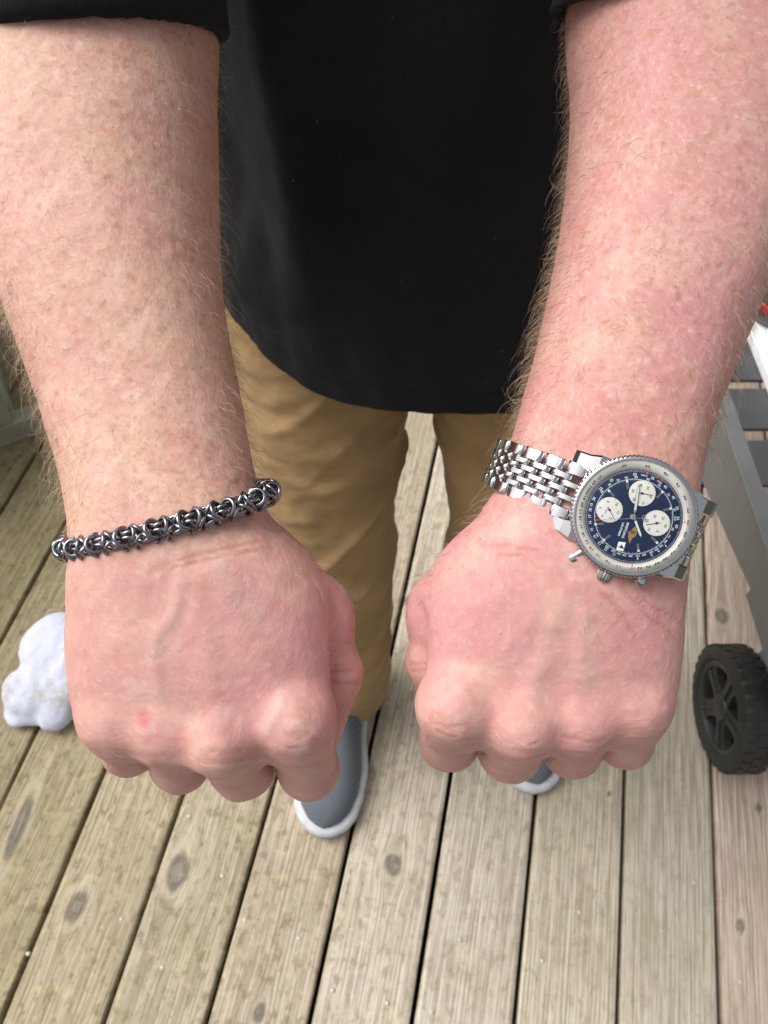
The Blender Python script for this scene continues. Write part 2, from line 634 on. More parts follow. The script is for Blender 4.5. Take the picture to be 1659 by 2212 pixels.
M_GRASS = mat_simple("lawn", None, 'grass')
M_SHOE = mat_simple("grey_knit", (.115, .13, .155), 'shoe')
M_PLUSH = mat_simple("white_fleece", None, 'plush')
g = G("thin_glass")
gl = g.new('ShaderNodeBsdfGlossy'); gl.inputs['Roughness'].default_value = .03
tr = g.new('ShaderNodeBsdfTransparent')
ms = g.new('ShaderNodeMixShader')
fr = g.new('ShaderNodeFresnel'); fr.inputs[0].default_value = 1.12
g.t.links.new(fr.outputs[0], ms.inputs[0]); g.t.links.new(tr.outputs[0], ms.inputs[1]); g.t.links.new(gl.outputs[0], ms.inputs[2])
g.t.links.new(ms.outputs[0], g.n['Material Output'].inputs['Surface'])
M_GLASS = g.m
g = G("body_hair")
hi = g.new('ShaderNodeHairInfo')
g.set(Base_Color=g.mix(g.ramp(hi.outputs['Random'], .22, .82), (.11, .058, .028), (.66, .52, .36)), Roughness=.38, Specular_IOR_Level=.6)
M_HAIR = g.m

# ------------------------------------------------------------------ ground and deck
DV = unit(np.array([0.208, 0.978, 0.0]))          # along the planks
EV = np.array([DV[1], -DV[0], 0.0])               # across the planks
gs = 400.0
ground_o = link("ground", mesh("ground", [(-gs, -gs, -.42), (gs, -gs, -.42), (gs, gs, -.42), (-gs, gs, -.42)], [(0, 1, 2, 3)], False), M_GRASS)
tag(ground_o, kind='structure')
deck = tag(empty("deck"), kind='structure')

E0, PITCH, GAP = 0.042, 0.1425, 0.0072
TINT = {-7: (.26, .225, .15), -6: (.26, .225, .15), -5: (.26, .225, .15), -4: (.275, .24, .16), -3: (.31, .27, .19), -2: (.32, .285, .21), -1: (.33, .29, .22),
        0: (.38, .35, .285), 1: (.37, .345, .28), 2: (.36, .335, .255), 3: (.37, .345, .275), 4: (.37, .305, .25), 5: (.36, .295, .24)}
# knots: (P pixel, half width m, half length m)
KN = [(383, 1887, .018, .024), (165, 1957, .014, .022), (851, 1869, .013, .015), (560, 2190, .008, .012),
      (1315, 1715, .0035, .005), (1352, 1795, .005, .006), (1640, 1745, .005, .008),
      (110, 1330, .008, .010), (885, 1300, .010, .012), (1560, 1330, .012, .016), (640, 1620, .012, .018), (40, 1790, .010, .05), (1600, 2000, .006, .01)]
KN = [(ground(a, b) @ EV, ground(a, b) @ DV, w, l) for a, b, w, l in KN]
SEAMS = {0: 1.045, -3: 1.62, 3: 1.9, -6: .9}


def plank(k, s0, s1, seed):
    e0, e1 = E0 + (k - 1) * PITCH + GAP / 2, E0 + k * PITCH - GAP / 2
    vis = -9 <= k <= 7
    ne = 37 if vis else 3
    us = np.linspace(e0, e1, ne)
    if vis:
        us = np.concatenate([[e0, e0 + .0012, e0 + .003], us[2:-2], [e1 - .003, e1 - .0012, e1]])
    ss = [s0]
    while ss[-1] < s1 - 1e-6:
        st = .007 if (vis and -.35 < ss[-1] < 1.45) else .2
        ss.append(min(s1, ss[-1] + st))
    ss = np.array(ss)
    if vis:
        ss = np.unique(np.concatenate([ss, [s0 + .002, s1 - .002]]))
    U, S = np.meshgrid(us, ss, indexing='ij')
    mid = (e0 + e1) / 2
    z = -.0012 * ((U - mid) / (PITCH / 2)) ** 2 * (1 if seed % 2 else -.4)
    ed = np.minimum(np.minimum(U - e0, e1 - U), np.minimum(S - s0, s1 - S))
    z = z - .0028 * np.clip(1 - ed / .003, 0, 1) ** 2
    z += (vnoise(np.stack([U * 1, S * .3, U * 0 + seed], -1), 18, 3) - .5) * .0012 - .0008
    g_, kk, ha = U.copy(), np.zeros_like(U), np.zeros_like(U)
    for (ke, ks, w, l) in KN:
        if not (e0 < ke < e1): continue
        du, dl = (U - ke) / w, (S - ks) / l
        r2 = du * du + dl * dl
        r = np.sqrt(r2)
        rr = r * (1 + .55 * (vnoise(np.stack([du, dl, du * 0 + seed], -1), 1.3, 5) - .5))
        kk = np.maximum(kk, np.clip(1.10 - rr, 0, .5) / .5)
        ha = np.maximum(ha, .55 * np.exp(-((rr - 1.45) / .28) ** 2))
        g_ = g_ - np.tanh(du * 2.5) * w * 1.15 * np.exp(-(dl / 2.4) ** 2) * np.exp(-np.abs(du) / 1.9)
    g_ = g_ + .010 * (vnoise(np.stack([U * .6, S * .5, U * 0 + seed * 3.1], -1), 6, 8) - .5) + seed * .37
    P = U[..., None] * EV + S[..., None] * DV
    P[..., 2] = z
    nu, ns = U.shape
    top = P.reshape(-1, 3)
    idx = np.arange(nu * ns).reshape(nu, ns)
    F = np.stack([idx[:-1, :-1], idx[1:, :-1], idx[1:, 1:], idx[:-1, 1:]], -1).reshape(-1, 4)
    ring = np.concatenate([idx[:, 0], idx[-1, 1:], idx[-2::-1, -1], idx[0, -2:0:-1]])
    low = top[ring].copy(); low[:, 2] = -.028
    b = len(top)
    R = len(ring)
    F2 = np.stack([ring, b + np.arange(R), b + (np.arange(R) + 1) % R, np.roll(ring, -1)], -1)
    V = np.concatenate([top, low])
    me = mesh("plank", V, np.concatenate([F, F2]), True)
    def fa(n, a, e=0.0):
        at = me.attributes.new(n, 'FLOAT', 'POINT')
        at.data.foreach_set('value', np.concatenate([a.ravel(), a.ravel()[ring]]).astype(np.float32))
    fa('grain', g_); fa('along', S + seed * 1.7); fa('seed', U * 0 + seed); fa('knot', kk); fa('halo', ha)
    X = P[..., 0]
    dirt = np.clip(.78 - X * 1.0, .25, 1.0)
    fa('dirt', dirt)
    t = np.array(TINT.get(k, (.30, .25, .17))) * np.array([1.30, 1.30, 1.37 if k <= 0 else 1.40])
    t = t * (1 + .06 * (hashn(np.array([k]), np.array([int(seed)]), np.array([3]), 1)[0] - .5))
    ca = me.attributes.new('tint', 'FLOAT_COLOR', 'POINT')
    cc = np.ones((len(V), 4), np.float32)
    cc[:, :3] = t
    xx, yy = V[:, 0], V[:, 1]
    alg_shade = (sm(-xx, .25, .75) * sm(yy, .15, .8))[:, None] * (.55 + .45 * fbm(V * np.array([1, 1, 0]), 9, 3, 6)[:, None])
    cc[:, :3] *= 1 - alg_shade * np.array([.38, .36, .50])  # algae stain plus shade at the back left, both painted into the tint
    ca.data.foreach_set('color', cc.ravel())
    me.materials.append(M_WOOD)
    link("plank", me, None, deck)


sd_ = 1
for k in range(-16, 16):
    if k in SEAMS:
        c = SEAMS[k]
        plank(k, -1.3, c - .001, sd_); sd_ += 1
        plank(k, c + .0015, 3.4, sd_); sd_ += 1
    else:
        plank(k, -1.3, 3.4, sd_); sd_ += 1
for s in (-1.0, -.2, .62, 1.05, 1.62, 2.4, 3.2):
    a = -16 * PITCH * EV + s * DV
    b = 15 * PITCH * EV + s * DV
    mb = MB()
    q = DV * .019
    V = []
    for z in (-.0285, -.20):
        for p in (a - q, b - q, b + q, a + q):
            V.append((p[0], p[1], z))
    mb.add(V, [(0, 1, 2, 3), (7, 6, 5, 4), (0, 4, 5, 1), (1, 5, 6, 2), (2, 6, 7, 3), (3, 7, 4, 0)])
    mb.build("joist", M_JOIST, deck)
nm = MB().lathe([(0, .0012), (.0014, .0012), (.0028, .0008), (.0034, -.001), (.0034, -.004)], 12).mesh("nail", True)
nm.materials.append(M_NAIL)
for px, py in [(480, 1891), (408, 1763), (529, 1987), (646, 2027), (719, 2139), (837, 2167), (994, 2029), (933, 2186), (880, 1115), (931, 1140),
               (1430, 2010), (1385, 1625), (1252, 1970), (262, 1985), (1600, 2120), (1500, 1905), (990, 1150), (60, 2060), (1172, 2075), (350, 2090)]:
    gpt = ground(px, py)
    link("nail", nm, None, deck, Matrix.Translation((gpt[0], gpt[1], -.0004)))

# ------------------------------------------------------------------ the person: arms
AX_W = unit(P3(CX, 1500, .272) - P3(CX, 100, .335))      # from the elbow towards the fist (camera frame)
AX_W[0] = 0; AX_W = unit(AX_W)
AX_L = np.array([1.0, 0, 0])
AX_N = np.cross(AX_L, AX_W)
if AX_N[2] > 0: AX_N = -AX_N                               # towards the lens side = back of the hand


def loc(p):
    return np.stack([p @ AX_L, p @ AX_N, p @ AX_W], -1)    # l, n, w


def smooth_stations(tab):
    """rows: py, xl, xr, depth of the axis, half thickness -> dense table w,l,n,a,b"""
    rows = []
    for py, xl, xr, dc, b in tab:
        A, B = P3(xl, py, dc), P3(xr, py, dc)
        c = loc((A + B) / 2)
        rows.append((c[2], c[0], c[1], np.linalg.norm(B - A) / 2, b))
    R = np.array(rows)
    R = R[np.argsort(R[:, 0])]
    ws = np.linspace(R[0, 0], R[-1, 0], 240)
    out = [ws]
    kx = np.arange(-10, 11); kern = np.exp(-(kx / 4.2) ** 2); kern /= kern.sum()
    for j in range(1, 5):
        y = np.interp(ws, R[:, 0], R[:, j])
        yp = np.concatenate([2 * y[0] - y[10:0:-1], y, 2 * y[-1] - y[-2:-12:-1]])
        out.append(np.convolve(yp, kern, 'valid'))
    return np.array(out)


def loft_field(p, T, pw=2.35, cap=.004):
    q = loc(p)
    w = np.clip(q[:, 2], T[0, 0], T[0, -1])
    l0 = np.interp(w, T[0], T[1]); n0 = np.interp(w, T[0], T[2])
    a = np.interp(w, T[0], T[3]); b = np.interp(w, T[0], T[4])
    e = ((np.abs(q[:, 0] - l0) / a) ** pw + (np.abs(q[:, 1] - n0) / b) ** pw) ** (1 / pw)
    f = (e - 1) * np.minimum(a, b)
    return smax(smax(f, q[:, 2] - T[0, -1], cap), T[0, 0] - q[:, 2], cap)


SIDES = {
 'r': dict(
  tab=[(-90, -80, 436, .342, .050), (-20, -82, 442, .340, .051), (60, -84, 447, .338, .051), (100, -84, 452, .336, .051), (200, -90, 462, .332, .050), (300, -82, 464, .327, .048), (400, -64, 466, .322, .046),
       (500, -36, 468, .317, .043), (613, -1, 474, .311, .040), (735, 46, 493, .305, .036), (867, 93, 520, .299, .032),
       (1000, 133, 543, .291, .029), (1080, 150, 562, .286, .0275), (1145, 159, 600, .282, .026), (1230, 155, 668, .277, .024),
       (1300, 149, 704, .275, .022), (1400, 147, 712, .273, .0205), (1500, 152, 714, .272, .019), (1550, 163, 712, .272, .0175), (1590, 185, 690, .273, .0155), (1625, 235, 640, .274, .012)],
  K=[(640, 1562), (478, 1600), (362, 1578), (250, 1560)], Kr=[.0112, .0112, .0102, .0094], Kd=[.2635, .2630, .2650, .2680],
  PIP=[(666, 1660), (525, 1654), (391, 1646), (279, 1620)], Pr=[.0122, .0132, .0118, .0102], Pd=[.303, .305, .304, .302],
  CURL=1,
  thumb=[(592, 1240, .284, .0120), (698, 1340, .290, .0108), (722, 1455, .294, .0108), (692, 1575, .300, .0092)],
  veins=[([(392, 1190), (390, 1260), (375, 1320), (338, 1375), (328, 1440), (338, 1500)], .0007, .0026), ([(560, 1600), (592, 1550), (622, 1480)], .0007, .0024),
         ([(430, 1180), (500, 1260), (560, 1330)], .0004, .003)],
  tend=[([(420, 1260), (478, 1600)], .0005, .004), ([(470, 1260), (640, 1562)], .0005, .004)],
 ),
 'l': dict(
  tab=[(-90, 1266, 1742, .342, .050), (-20, 1264, 1748, .340, .051), (60, 1258, 1750, .338, .051), (100, 1252, 1751, .336, .051), (200, 1243, 1747, .332, .050), (300, 1238, 1737, .327, .048), (400, 1228, 1717, .322, .046),
       (500, 1213, 1690, .317, .043), (600, 1195, 1656, .311, .040), (700, 1173, 1616, .306, .037), (800, 1148, 1576, .301, .034), (900, 1119, 1537, .295, .031),
       (960, 1102, 1518, .291, .029), (1050, 1078, 1502, .286, .0265), (1130, 1022, 1492, .283, .0255), (1200, 968, 1482, .279, .0245), (1270, 932, 1477, .276, .023),
       (1330, 926, 1474, .274, .0215), (1400, 923, 1471, .273, .020), (1480, 921, 1462, .272, .0185), (1530, 926, 1452, .272, .0172), (1565, 945, 1432, .273, .015), (1595, 985, 1380, .274, .012)],
  K=[(982, 1530), (1128, 1566), (1255, 1556), (1372, 1532)], Kr=[.0112, .0112, .0102, .0094], Kd=[.2635, .2625, .2640, .2665],
  PIP=[(971, 1600), (1102, 1619), (1234, 1614), (1350, 1599)], Pr=[.0117, .0128, .0120, .0108], Pd=[.303, .305, .304, .302],
  CURL=1,
  thumb=[(1030, 1245, .284, .0120), (946, 1335, .290, .0108), (938, 1428, .294, .0106), (962, 1525, .300, .0092)],
  veins=[([(1270, 1330), (1262, 1420), (1280, 1470)], .0003, .003), ([(1215, 1300), (1185, 1400), (1150, 1500)], .0003, .0035)],
  tend=[([(1230, 1270), (1128, 1566)], .0005, .0045), ([(1260, 1270), (1255, 1556)], .0005, .0045), ([(1300, 1300), (1372, 1532)], .0003, .004), ([(1190, 1280), (982, 1530)], .0004, .0045)],
 ),
}
EXPO = {}


def arm_fn(S, shoulder):
    T = smooth_stations(S['tab'])
    K = [np.array(P3(x, y, d)) for (x, y), d in zip(S['K'], S['Kd'])]
    PP = [np.array(P3(x, y, d)) for (x, y), d in zip(S['PIP'], S['Pd'])]
    elbow = loc2cam(T, 14)
    mid = (K[1] + K[2]) / 2
    fing = []
    for i in range(4):
        k, q, r = K[i], PP[i], S['Pr'][i]
        back = np.array([(mid[0] - q[0]) * .10, .026 if i < 3 else .021, .012])
        dip = q + back + np.array([0, 0, .006])
        tip = dip + np.array([(mid[0] - q[0]) * .10, .010, -.016])
        fing.append((k, q, dip, tip, S['Kr'][i], r))
    th = [np.array(P3(x, y, d)) for x, y, d, r in S['thumb']]
    tr = [r for *_, r in S['thumb']]
    sh = w2c(np.array(shoulder)[None])[0]
    hand_c = (K[1] + K[2]) / 2 + np.array([0, .03, .02])
    vein = [([P3(x, y, .252) for x, y in pts], h, s) for pts, h, s in S['veins'] + S['tend']]
    radial = np.sign(K[0][0] - K[3][0])

    def fn(p):
        f = loft_field(p, T)
        up = cone(p, elbow, sh, .050, .062)
        f = smin(f, up, .03)
        near = np.linalg.norm(p - hand_c, axis=1) < .115
        if near.any():
            q = p[near]
            g = f[near]
            F = None
            for k, pp, dip, tip, kr, r in fing:
                c = cone(q, k, pp, kr * 1.0, r)
                c = smin(c, cone(q, pp, dip, r, r * .92), .003)
                c = smin(c, cone(q, dip, tip, r * .90, r * .78), .002)
                F = c if F is None else smin(F, c, .0014 + .0105 * (1 - sm(q[:, 2], .274, .292)))
            g = smin(g, F, .0082)
            for k, pp, dip, tip, kr, r in fing:                       # knuckle heads lift the skin
                g = smin(g, np.linalg.norm(q - (k + np.array([0, 0, .0014 if k is fing[0][0] else .0016])), axis=1) - kr * .93, .0080)
            for (a, b) in ((0, 1), (1, 2), (2, 3)):                   # valleys between the knuckles
                m = (fing[a][0] + fing[b][0]) / 2 + (fing[a][1] - fing[a][0]) * .12
                dd = np.linalg.norm((q - m) * np.array([1, .62, .8]), axis=1)
                g = g + .0014 * np.exp(-(dd / .0075) ** 2)
            t1 = cone(q, th[0], th[1], tr[0], tr[1])
            t1 = smin(t1, ellip(q, th[1] + np.array([0, .002, .001]), (tr[1] * 1.03, .014, tr[1])), .004)
            t2 = smin(cone(q, th[1], th[2], tr[1] * .96, tr[2]), cone(q, th[2], th[3], tr[2], tr[3]), .004)
            tt = smin(t1, t2, .005)
            prox = sm(q[:, 1], th[1][1] - .004, th[0][1])
            g = np.where(True, smin(g, tt, .0022) * (1 - prox) + smin(g, tt, .013) * prox, 0)
            f = f.copy()
            f[near] = g
        for pts, hh, ss in vein:
            lo = np.min(pts, 0) - .02; hi = np.max(pts, 0) + .02
            m = ((p > lo) & (p < hi)).all(1)
            if m.any():
                d = poly_dist(p[m], pts)
                f = f.copy() if not m.all() else f
                f[m] -= hh * np.exp(-(d / ss) ** 2)
        return f
    return fn, T, K, PP


def loc2cam(T, i):
    return AX_L * T[1, i] + AX_N * T[2, i] + AX_W * T[0, i]


SH = {'r': (-.165, .545, 1.415), 'l': (.265, .545, 1.415)}


def bodyfn(p):
    f = ellip(p, (.05, .600, 1.0), (.150, .115, .30))
    f = smin(f, ellip(p, (.05, .585, 1.27), (.165, .105, .20)), .04)
    f = smin(f, cone(p, (-.13, .575, 1.43), (.23, .575, 1.43), .062, .062), .05)
    f = smin(f, ellip(p, (.05, .600, .86), (.150, .105, .13)), .04)
    f = smin(f, cone(p, (.05, .585, 1.42), (.05, .565, 1.60), .062, .058), .03)
    f = smin(f, cone(p, (-.13, .575, 1.43), SH['r'], .06, .065), .03)
    f = smin(f, cone(p, (.23, .575, 1.43), SH['l'], .06, .065), .03)
    for hip, kn, an in (((-.07, .625, .85), (-.075, .50, .46), (-.066, .475, .05)), ((.15, .62, .85), (.18, .50, .46), (.222, .48, .05))):
        f = smin(f, smin(cone(p, hip, kn, .062, .052), cone(p, kn, an, .055, .036), .02), .03)
    return f


def headfn(p):
    h = ellip(p, (.05, .555, 1.72), (.078, .098, .122))
    h = smin(h, ellip(p, (.05, .500, 1.665), (.058, .052, .070)), .03)
    h = smin(h, cone(p, (.05, .455, 1.715), (.05, .432, 1.675), .009, .0145), .012)       # nose
    h = smin(h, cone(p, (.022, .462, 1.742), (.078, .462, 1.742), .010, .010), .012)       # brow
    for s in (-1, 1):
        h = smax(h, -ellip(p, (.05 + s * .031, .445, 1.722), (.016, .014, .010)), .008)
        h = smin(h, ellip(p, (.05 + s * .080, .565, 1.70), (.009, .020, .034)), .006)
    h = smin(h, ellip(p, (.05, .447, 1.640), (.024, .010, .006)), .006)
    h = smax(h, -ellip(p, (.05, .434, 1.640), (.022, .008, .0012)), .003)
    return smin(h, cone(p, (.05, .585, 1.42), (.05, .565, 1.62), .060, .056), .03)


AV, AF, base = [], [], 0
ATT = {'tint': [], 'freckle': [], 'crease': [], 'limb': []}
ARM = {}
for key in ('r', 'l'):
    S = SIDES[key]
    fn, T, K, PP = arm_fn(S, SH[key])
    x0 = min(min(r[1] for r in S['tab']), 9e9); x1 = max(r[2] for r in S['tab'])
    lo = np.array([P3(x0, 0, .345)[0] - .012, P3(0, 1760, .31)[1] - .01, .232])
    hi = np.array([P3(x1, 0, .345)[0] + .012, P3(0, -70, .345)[1] + .03, .408])
    if key == 'r': hi[0] = max(hi[0], P3(800, 0, .29)[0] + .008)
    else: lo[0] = min(lo[0], P3(860, 0, .29)[0] - .008)
    V, F = isosurf(fn, lo, hi, .0012, 3, 2)
    N = vnormals(V, F)
    q = loc(V)
    px = V[:, 0] / V[:, 2] * FPX + CX; py = CY - V[:, 1] / V[:, 2] * FPX      # only used to say which stretch of the limb a vertex belongs to
    hand = sm(py, 1050, 1300)
    A = np.array([.592, .370, .268]); B = np.array([.582, .277, .272]); C = np.array([.68, .455, .38])
    pk = (.16 if key == 'r' else .80) * (1 - hand) + (.74 if key == 'r' else .86) * hand
    pk = np.clip(pk + .9 * (fbm(V, 45, 3, 21) - .5) + .5 * (fbm(V, 14, 2, 5) - .5), 0, 1)[:, None]
    tint = A * (1 - pk) + B * pk
    if key == 'l':
        m = (.5 * sm(py, 700, 960) * (1 - sm(py, 1000, 1150)))[:, None]
        tint = tint * (1 - m) + np.array([.57, .255, .225]) * m
    pale = np.zeros(len(V))
    for i, k in enumerate(K):
        pale = np.maximum(pale, (.85 if i == 0 else .55) * np.exp(-(np.linalg.norm((V - k) * np.array([1, 1, .4]), axis=1) / .0088) ** 2))
    pale = np.maximum(pale, .5 * sm(fbm(V, 70, 3, 44), .55, .72))
    tint = tint * (1 - pale[:, None] * .75) + C * pale[:, None] * .75
    knr = np.zeros(len(V))
    for a, b in zip(K[:-1], K[1:]):
        knr = np.maximum(knr, np.exp(-(np.linalg.norm((V - (a + b) / 2) * np.array([1, 1, .4]), axis=1) / .011) ** 2))
    tint = tint * (1 - .30 * knr[:, None]) + np.array([.62, .27, .24]) * .30 * knr[:, None]
    # raised veins read slightly blue-green, a fresh scratch is red
    for pts, hh, ss in S['veins']:
        d = poly_dist(V, [P3(x, y, .254) for x, y in pts])
        m = (np.exp(-(d / .0035) ** 2) * .28)[:, None]
        tint = tint * (1 - m) + np.array([.56, .43, .35]) * m
    if key == 'r':
        d = np.linalg.norm((V - P3(309, 1553, .254)) * np.array([1, .8, .5]), axis=1)
        m = (np.clip(1.4 - d / .0025, 0, 1) * .95 * (0.55 + .45 * vnoise(V, 900, 3)))[:, None]
        tint = tint * (1 - m) + np.array([.55, .085, .12]) * m
    # skin folds: wrist lines, knuckle lines
    cr = np.zeros(len(V))
    lines = {'r': [[(385, 1212), (450, 1196), (520, 1178), (600, 1160)], [(372, 1228), (440, 1214), (560, 1185)], [(330, 1015), (420, 1030), (520, 1045)],
                   [(600, 1575), (640, 1590), (680, 1600)], [(605, 1590), (645, 1606)], [(440, 1640), (480, 1652), (520, 1648)], [(445, 1622), (480, 1632), (515, 1628)],
                   [(722, 1420), (752, 1416)], [(722, 1436), (756, 1432)], [(722, 1450), (760, 1448)], [(722, 1476), (772, 1474)]],
             'l': [[(1040, 1180), (1100, 1175), (1160, 1190)], [(1080, 1200), (1130, 1196)], [(1380, 1290), (1440, 1330), (1470, 1350)], [(1340, 1270), (1400, 1330), (1460, 1390)],
                   [(1300, 1275), (1380, 1370)], [(945, 1560), (980, 1575), (1015, 1570)], [(950, 1576), (985, 1590)], [(1095, 1600), (1130, 1612), (1160, 1604)], [(1220, 1590), (1260, 1600)],
                   [(886, 1435), (918, 1440)], [(888, 1452), (918, 1452)]]}[key]
    dorsal = (N[:, 2] < .35)
    kl = vnoise(V * np.array([70, 330, 330]) / 100 + 3.1, 100, 23)
    for i, k in enumerate(K):
        dk = np.linalg.norm((V - k - np.array([0, -.002, 0])) * np.array([.9, 1, .4]), axis=1)
        cr = np.maximum(cr, (.75 if i < 2 else .5) * np.exp(-(dk / .0085) ** 2) * sm(kl, .52, .70) * dorsal)
    for ln in lines:
        pl = [np.array([(x - CX) / FPX, (CY - y) / FPX]) for x, y in ln]
        uv = np.stack([V[:, 0] / V[:, 2], V[:, 1] / V[:, 2]], -1) + (fbm(V, 70, 2, 9)[:, None] - .5) * .012
        d = np.full(len(V), 9.0)
        for a, b in zip(pl[:-1], pl[1:]):
            ba = b - a
            t = np.clip(((uv - a) @ ba) / (ba @ ba), 0, 1)
            d = np.minimum(d, np.linalg.norm(uv - a - t[:, None] * ba, axis=1))
        cr = np.maximum(cr, np.exp(-(d / .0026) ** 2) * dorsal * .75 * sm(vnoise(V, 190, 17), .12, .5))
    V2 = V - N * (cr * .00016)[:, None]
    V2 = V2 + N * ((fbm(V, 130, 2, 3) - .5) * .0007 + (fbm(V, 330, 2, 13) - .5) * .00028)[:, None]
    fk = (1 - .75 * hand) * (1.0 if key == 'r' else .95)
    ATT['limb'].append(loc(V) + (fbm(V, 35, 2, 31)[:, None] - .5) * .006); ATT['tint'].append(tint); ATT['freckle'].append(fk); ATT['crease'].append(cr)
    Wv = c2w(V2)
    ARM[key] = dict(V=Wv, F=F, N=N @ np.stack([CR, CU, CF]), px=px, py=py, T=T, Vc=V2, Nc=N)
    AV.append(Wv); AF.append(F[:, ::-1] + base); base += len(V)
for fn_, lo, hi, h in ((bodyfn, (-.30, .36, .0), (.40, .80, 1.50), .014), (headfn, (-.07, .40, 1.46), (.17, .69, 1.87), .0055)):
    V, F = isosurf(fn_, lo, hi, h, 2, 1)
    AV.append(V); AF.append(F + base); base += len(V)
    ATT['limb'].append(V); ATT['tint'].append(np.tile([.66, .40, .33], (len(V), 1))); ATT['freckle'].append(np.full(len(V), .5)); ATT['crease'].append(np.zeros(len(V)))
ORG = np.array([.065, .46, 0.0])
V = np.concatenate(AV) - ORG
me = mesh("person", V, np.concatenate(AF), True)
at = me.attributes.new('tint', 'FLOAT_COLOR', 'POINT')
cc = np.ones((len(V), 4), np.float32); cc[:, :3] = np.concatenate(ATT['tint'])
at.data.foreach_set('color', cc.ravel())
at = me.attributes.new('limb', 'FLOAT_VECTOR', 'POINT')
at.data.foreach_set('vector', np.concatenate(ATT['limb']).astype(np.float32).ravel())
for n_ in ('freckle', 'crease'):
    at = me.attributes.new(n_, 'FLOAT', 'POINT')
    at.data.foreach_set('value', np.concatenate(ATT[n_]).astype(np.float32))
person = link("person", me, M_SKIN, None, Matrix.Translation(ORG))
tag(person, "person in a black t-shirt and khaki trousers holding out both freckled forearms with closed fists", "person")

# ------------------------------------------------------------------ clothes
HEMZ = .80


def shirtfn(p):
    z = p[:, 2]
    f = ellip(p * np.array([1, 1, .55]), (.058, .625, .98 * .55), (.238, .205, .22))
    tor = ellip(p * np.array([1, 1, .42]), (.055, .605, 1.0 * .42), (.205, .165, .24))
    f = smin(tor, ellip(p, (.05, .585, 1.27), (.215, .15, .24)), .08)
    rad = np.interp(z, [.70, .80, .92, 1.05, 1.2], [1.035, 1.025, 1.0, .965, .92])
    cxx, cyy = .066, .60
    q = np.stack([(p[:, 0] - cxx) / (.236 * rad), (p[:, 1] - cyy) / (.186 * rad)], -1)
    cyl = (np.linalg.norm(q, axis=1) - 1) * .19
    cyl = smax(cyl, z - 1.28, .05)
    f = smin(f, cyl, .04)
    f = smin(f, cone(p, (-.12, .58, 1.425), (.22, .58, 1.425), .072, .072), .06)
    f = smax(f, -(cone(p, (.05, .57, 1.50), (.05, .55, 1.62), .075, .08)), .01)
    # slanting hem, higher at the wearer's right side
    hem = HEMZ + .005 * np.sin(p[:, 0] * 22 + .6) + .048 * sm(-p[:, 0], .03, .18)
    f = smax(f, hem - z, .004)
    inner = (np.linalg.norm(q, axis=1) - 1) * .19 + .006
    f = smax(f, -smax(inner, z - (hem + .06), .004), .002)
    for key in ('r', 'l'):
        M, qd, r = SLEEVE[key]
        sl = cone(p, SH[key], M + unit(M - np.array(SH[key])) * .03, .082, r + .0028)
        cut = (p - M) @ qd
        sl = smax(sl, cut, .003)
        ax = unit(M - np.array(SH[key]))
        tube = cone(p, M - ax * .07, M + ax * .05, r - .0030, r - .0010)
        sl = smax(sl, -smax(tube, -(cut + .03), .003), .0015)
        f = smin(f, sl, .018)
        f = np.where(tube < -.004, np.maximum(f, -(tube + .004)) if False else f, f)
    return f


SLEEVE = {}
for key, (fx, fy, dd, rr) in {'r': ((92, 44, .281, .0540)), 'l': ((1604, -30, .283, .0550))}.items():
    el = c2w(loc2cam(ARM[key]['T'], 14)[None])[0]
    qd = unit(np.array([(.06 if key == 'r' else -.02), -.52, -.84]))
    fr_ = unit(np.array([0, -1, 0]) - qd * (np.array([0, -1, 0]) @ qd))
    front = c2w(P3(fx, fy, dd)[None])[0]
    SLEEVE[key] = (front - fr_ * rr, qd, rr)


def shirt_disp(V, N):
    x, y, z = V.T
    d = np.zeros(len(V))
    def ridge(p0, p1, w0, w1, amp, taper=.08):
        nonlocal d
        t = (z - p0[1]) / (p1[1] - p0[1])
        xc = p0[0] + (p1[0] - p0[0]) * t
        w = w0 + (w1 - w0) * np.clip(t, 0, 1)
        d = d + amp * np.exp(-((x - xc) / w) ** 2) * sm(t, -taper, .25) * (1 - sm(t, .7, 1 + taper)) * (y < .62)
    ridge((-.062, 1.16), (-.050, .90), .012, .022, .012)
    ridge((-.105, 1.14), (-.105, .88), .016, .024, -.008)
    ridge((-.020, 1.16), (-.010, .93), .018, .03, -.007)
    ridge((.165, 1.14), (.080, .92), .018, .030, .014)
    ridge((.10, 1.16), (.05, .98), .016, .022, -.006)
    ridge((-.02, 1.02), (-.08, .87), .020, .03, .004)
    ridge((-.10, .96), (-.12, .86), .016, .022, .005)
    ridge((.13, .98), (.12, .86), .016, .022, .005)
    d += (fbm(V * np.array([1, 1, .35]), 16, 3, 2) - .5) * .012 + (fbm(V, 60, 2, 7) - .5) * .0025
    seam = np.exp(-((z - (HEMZ + .026 + .005 * np.sin(x * 22 + .6) + .048 * sm(-x, .03, .18))) / .0016) ** 2)
    d -= .0016 * seam * (z < .9)
    for key in ('r', 'l'):
        M, qd, r = SLEEVE[key]
        d = d * sm(cone(V, SH[key], M, .082, r + .004), .004, .035)
    rad = np.stack([x - .066, y - .60, z * 0], -1); rad /= np.maximum(np.linalg.norm(rad, axis=1, keepdims=True), 1e-6)
    w = (1 - sm(z, .87, .95))[:, None]
    return V + (N * (1 - w) + rad * w) * d[:, None]


V, F = isosurf(shirtfn, (-.36, .25, .78), (.46, .82, 1.52), .0034, 2, 2)
V = shirt_disp(V, vnormals(V, F))
link("t_shirt", mesh("t_shirt", V - ORG, F), M_SHIRT, person)['label'] = "plain black short sleeved t-shirt"

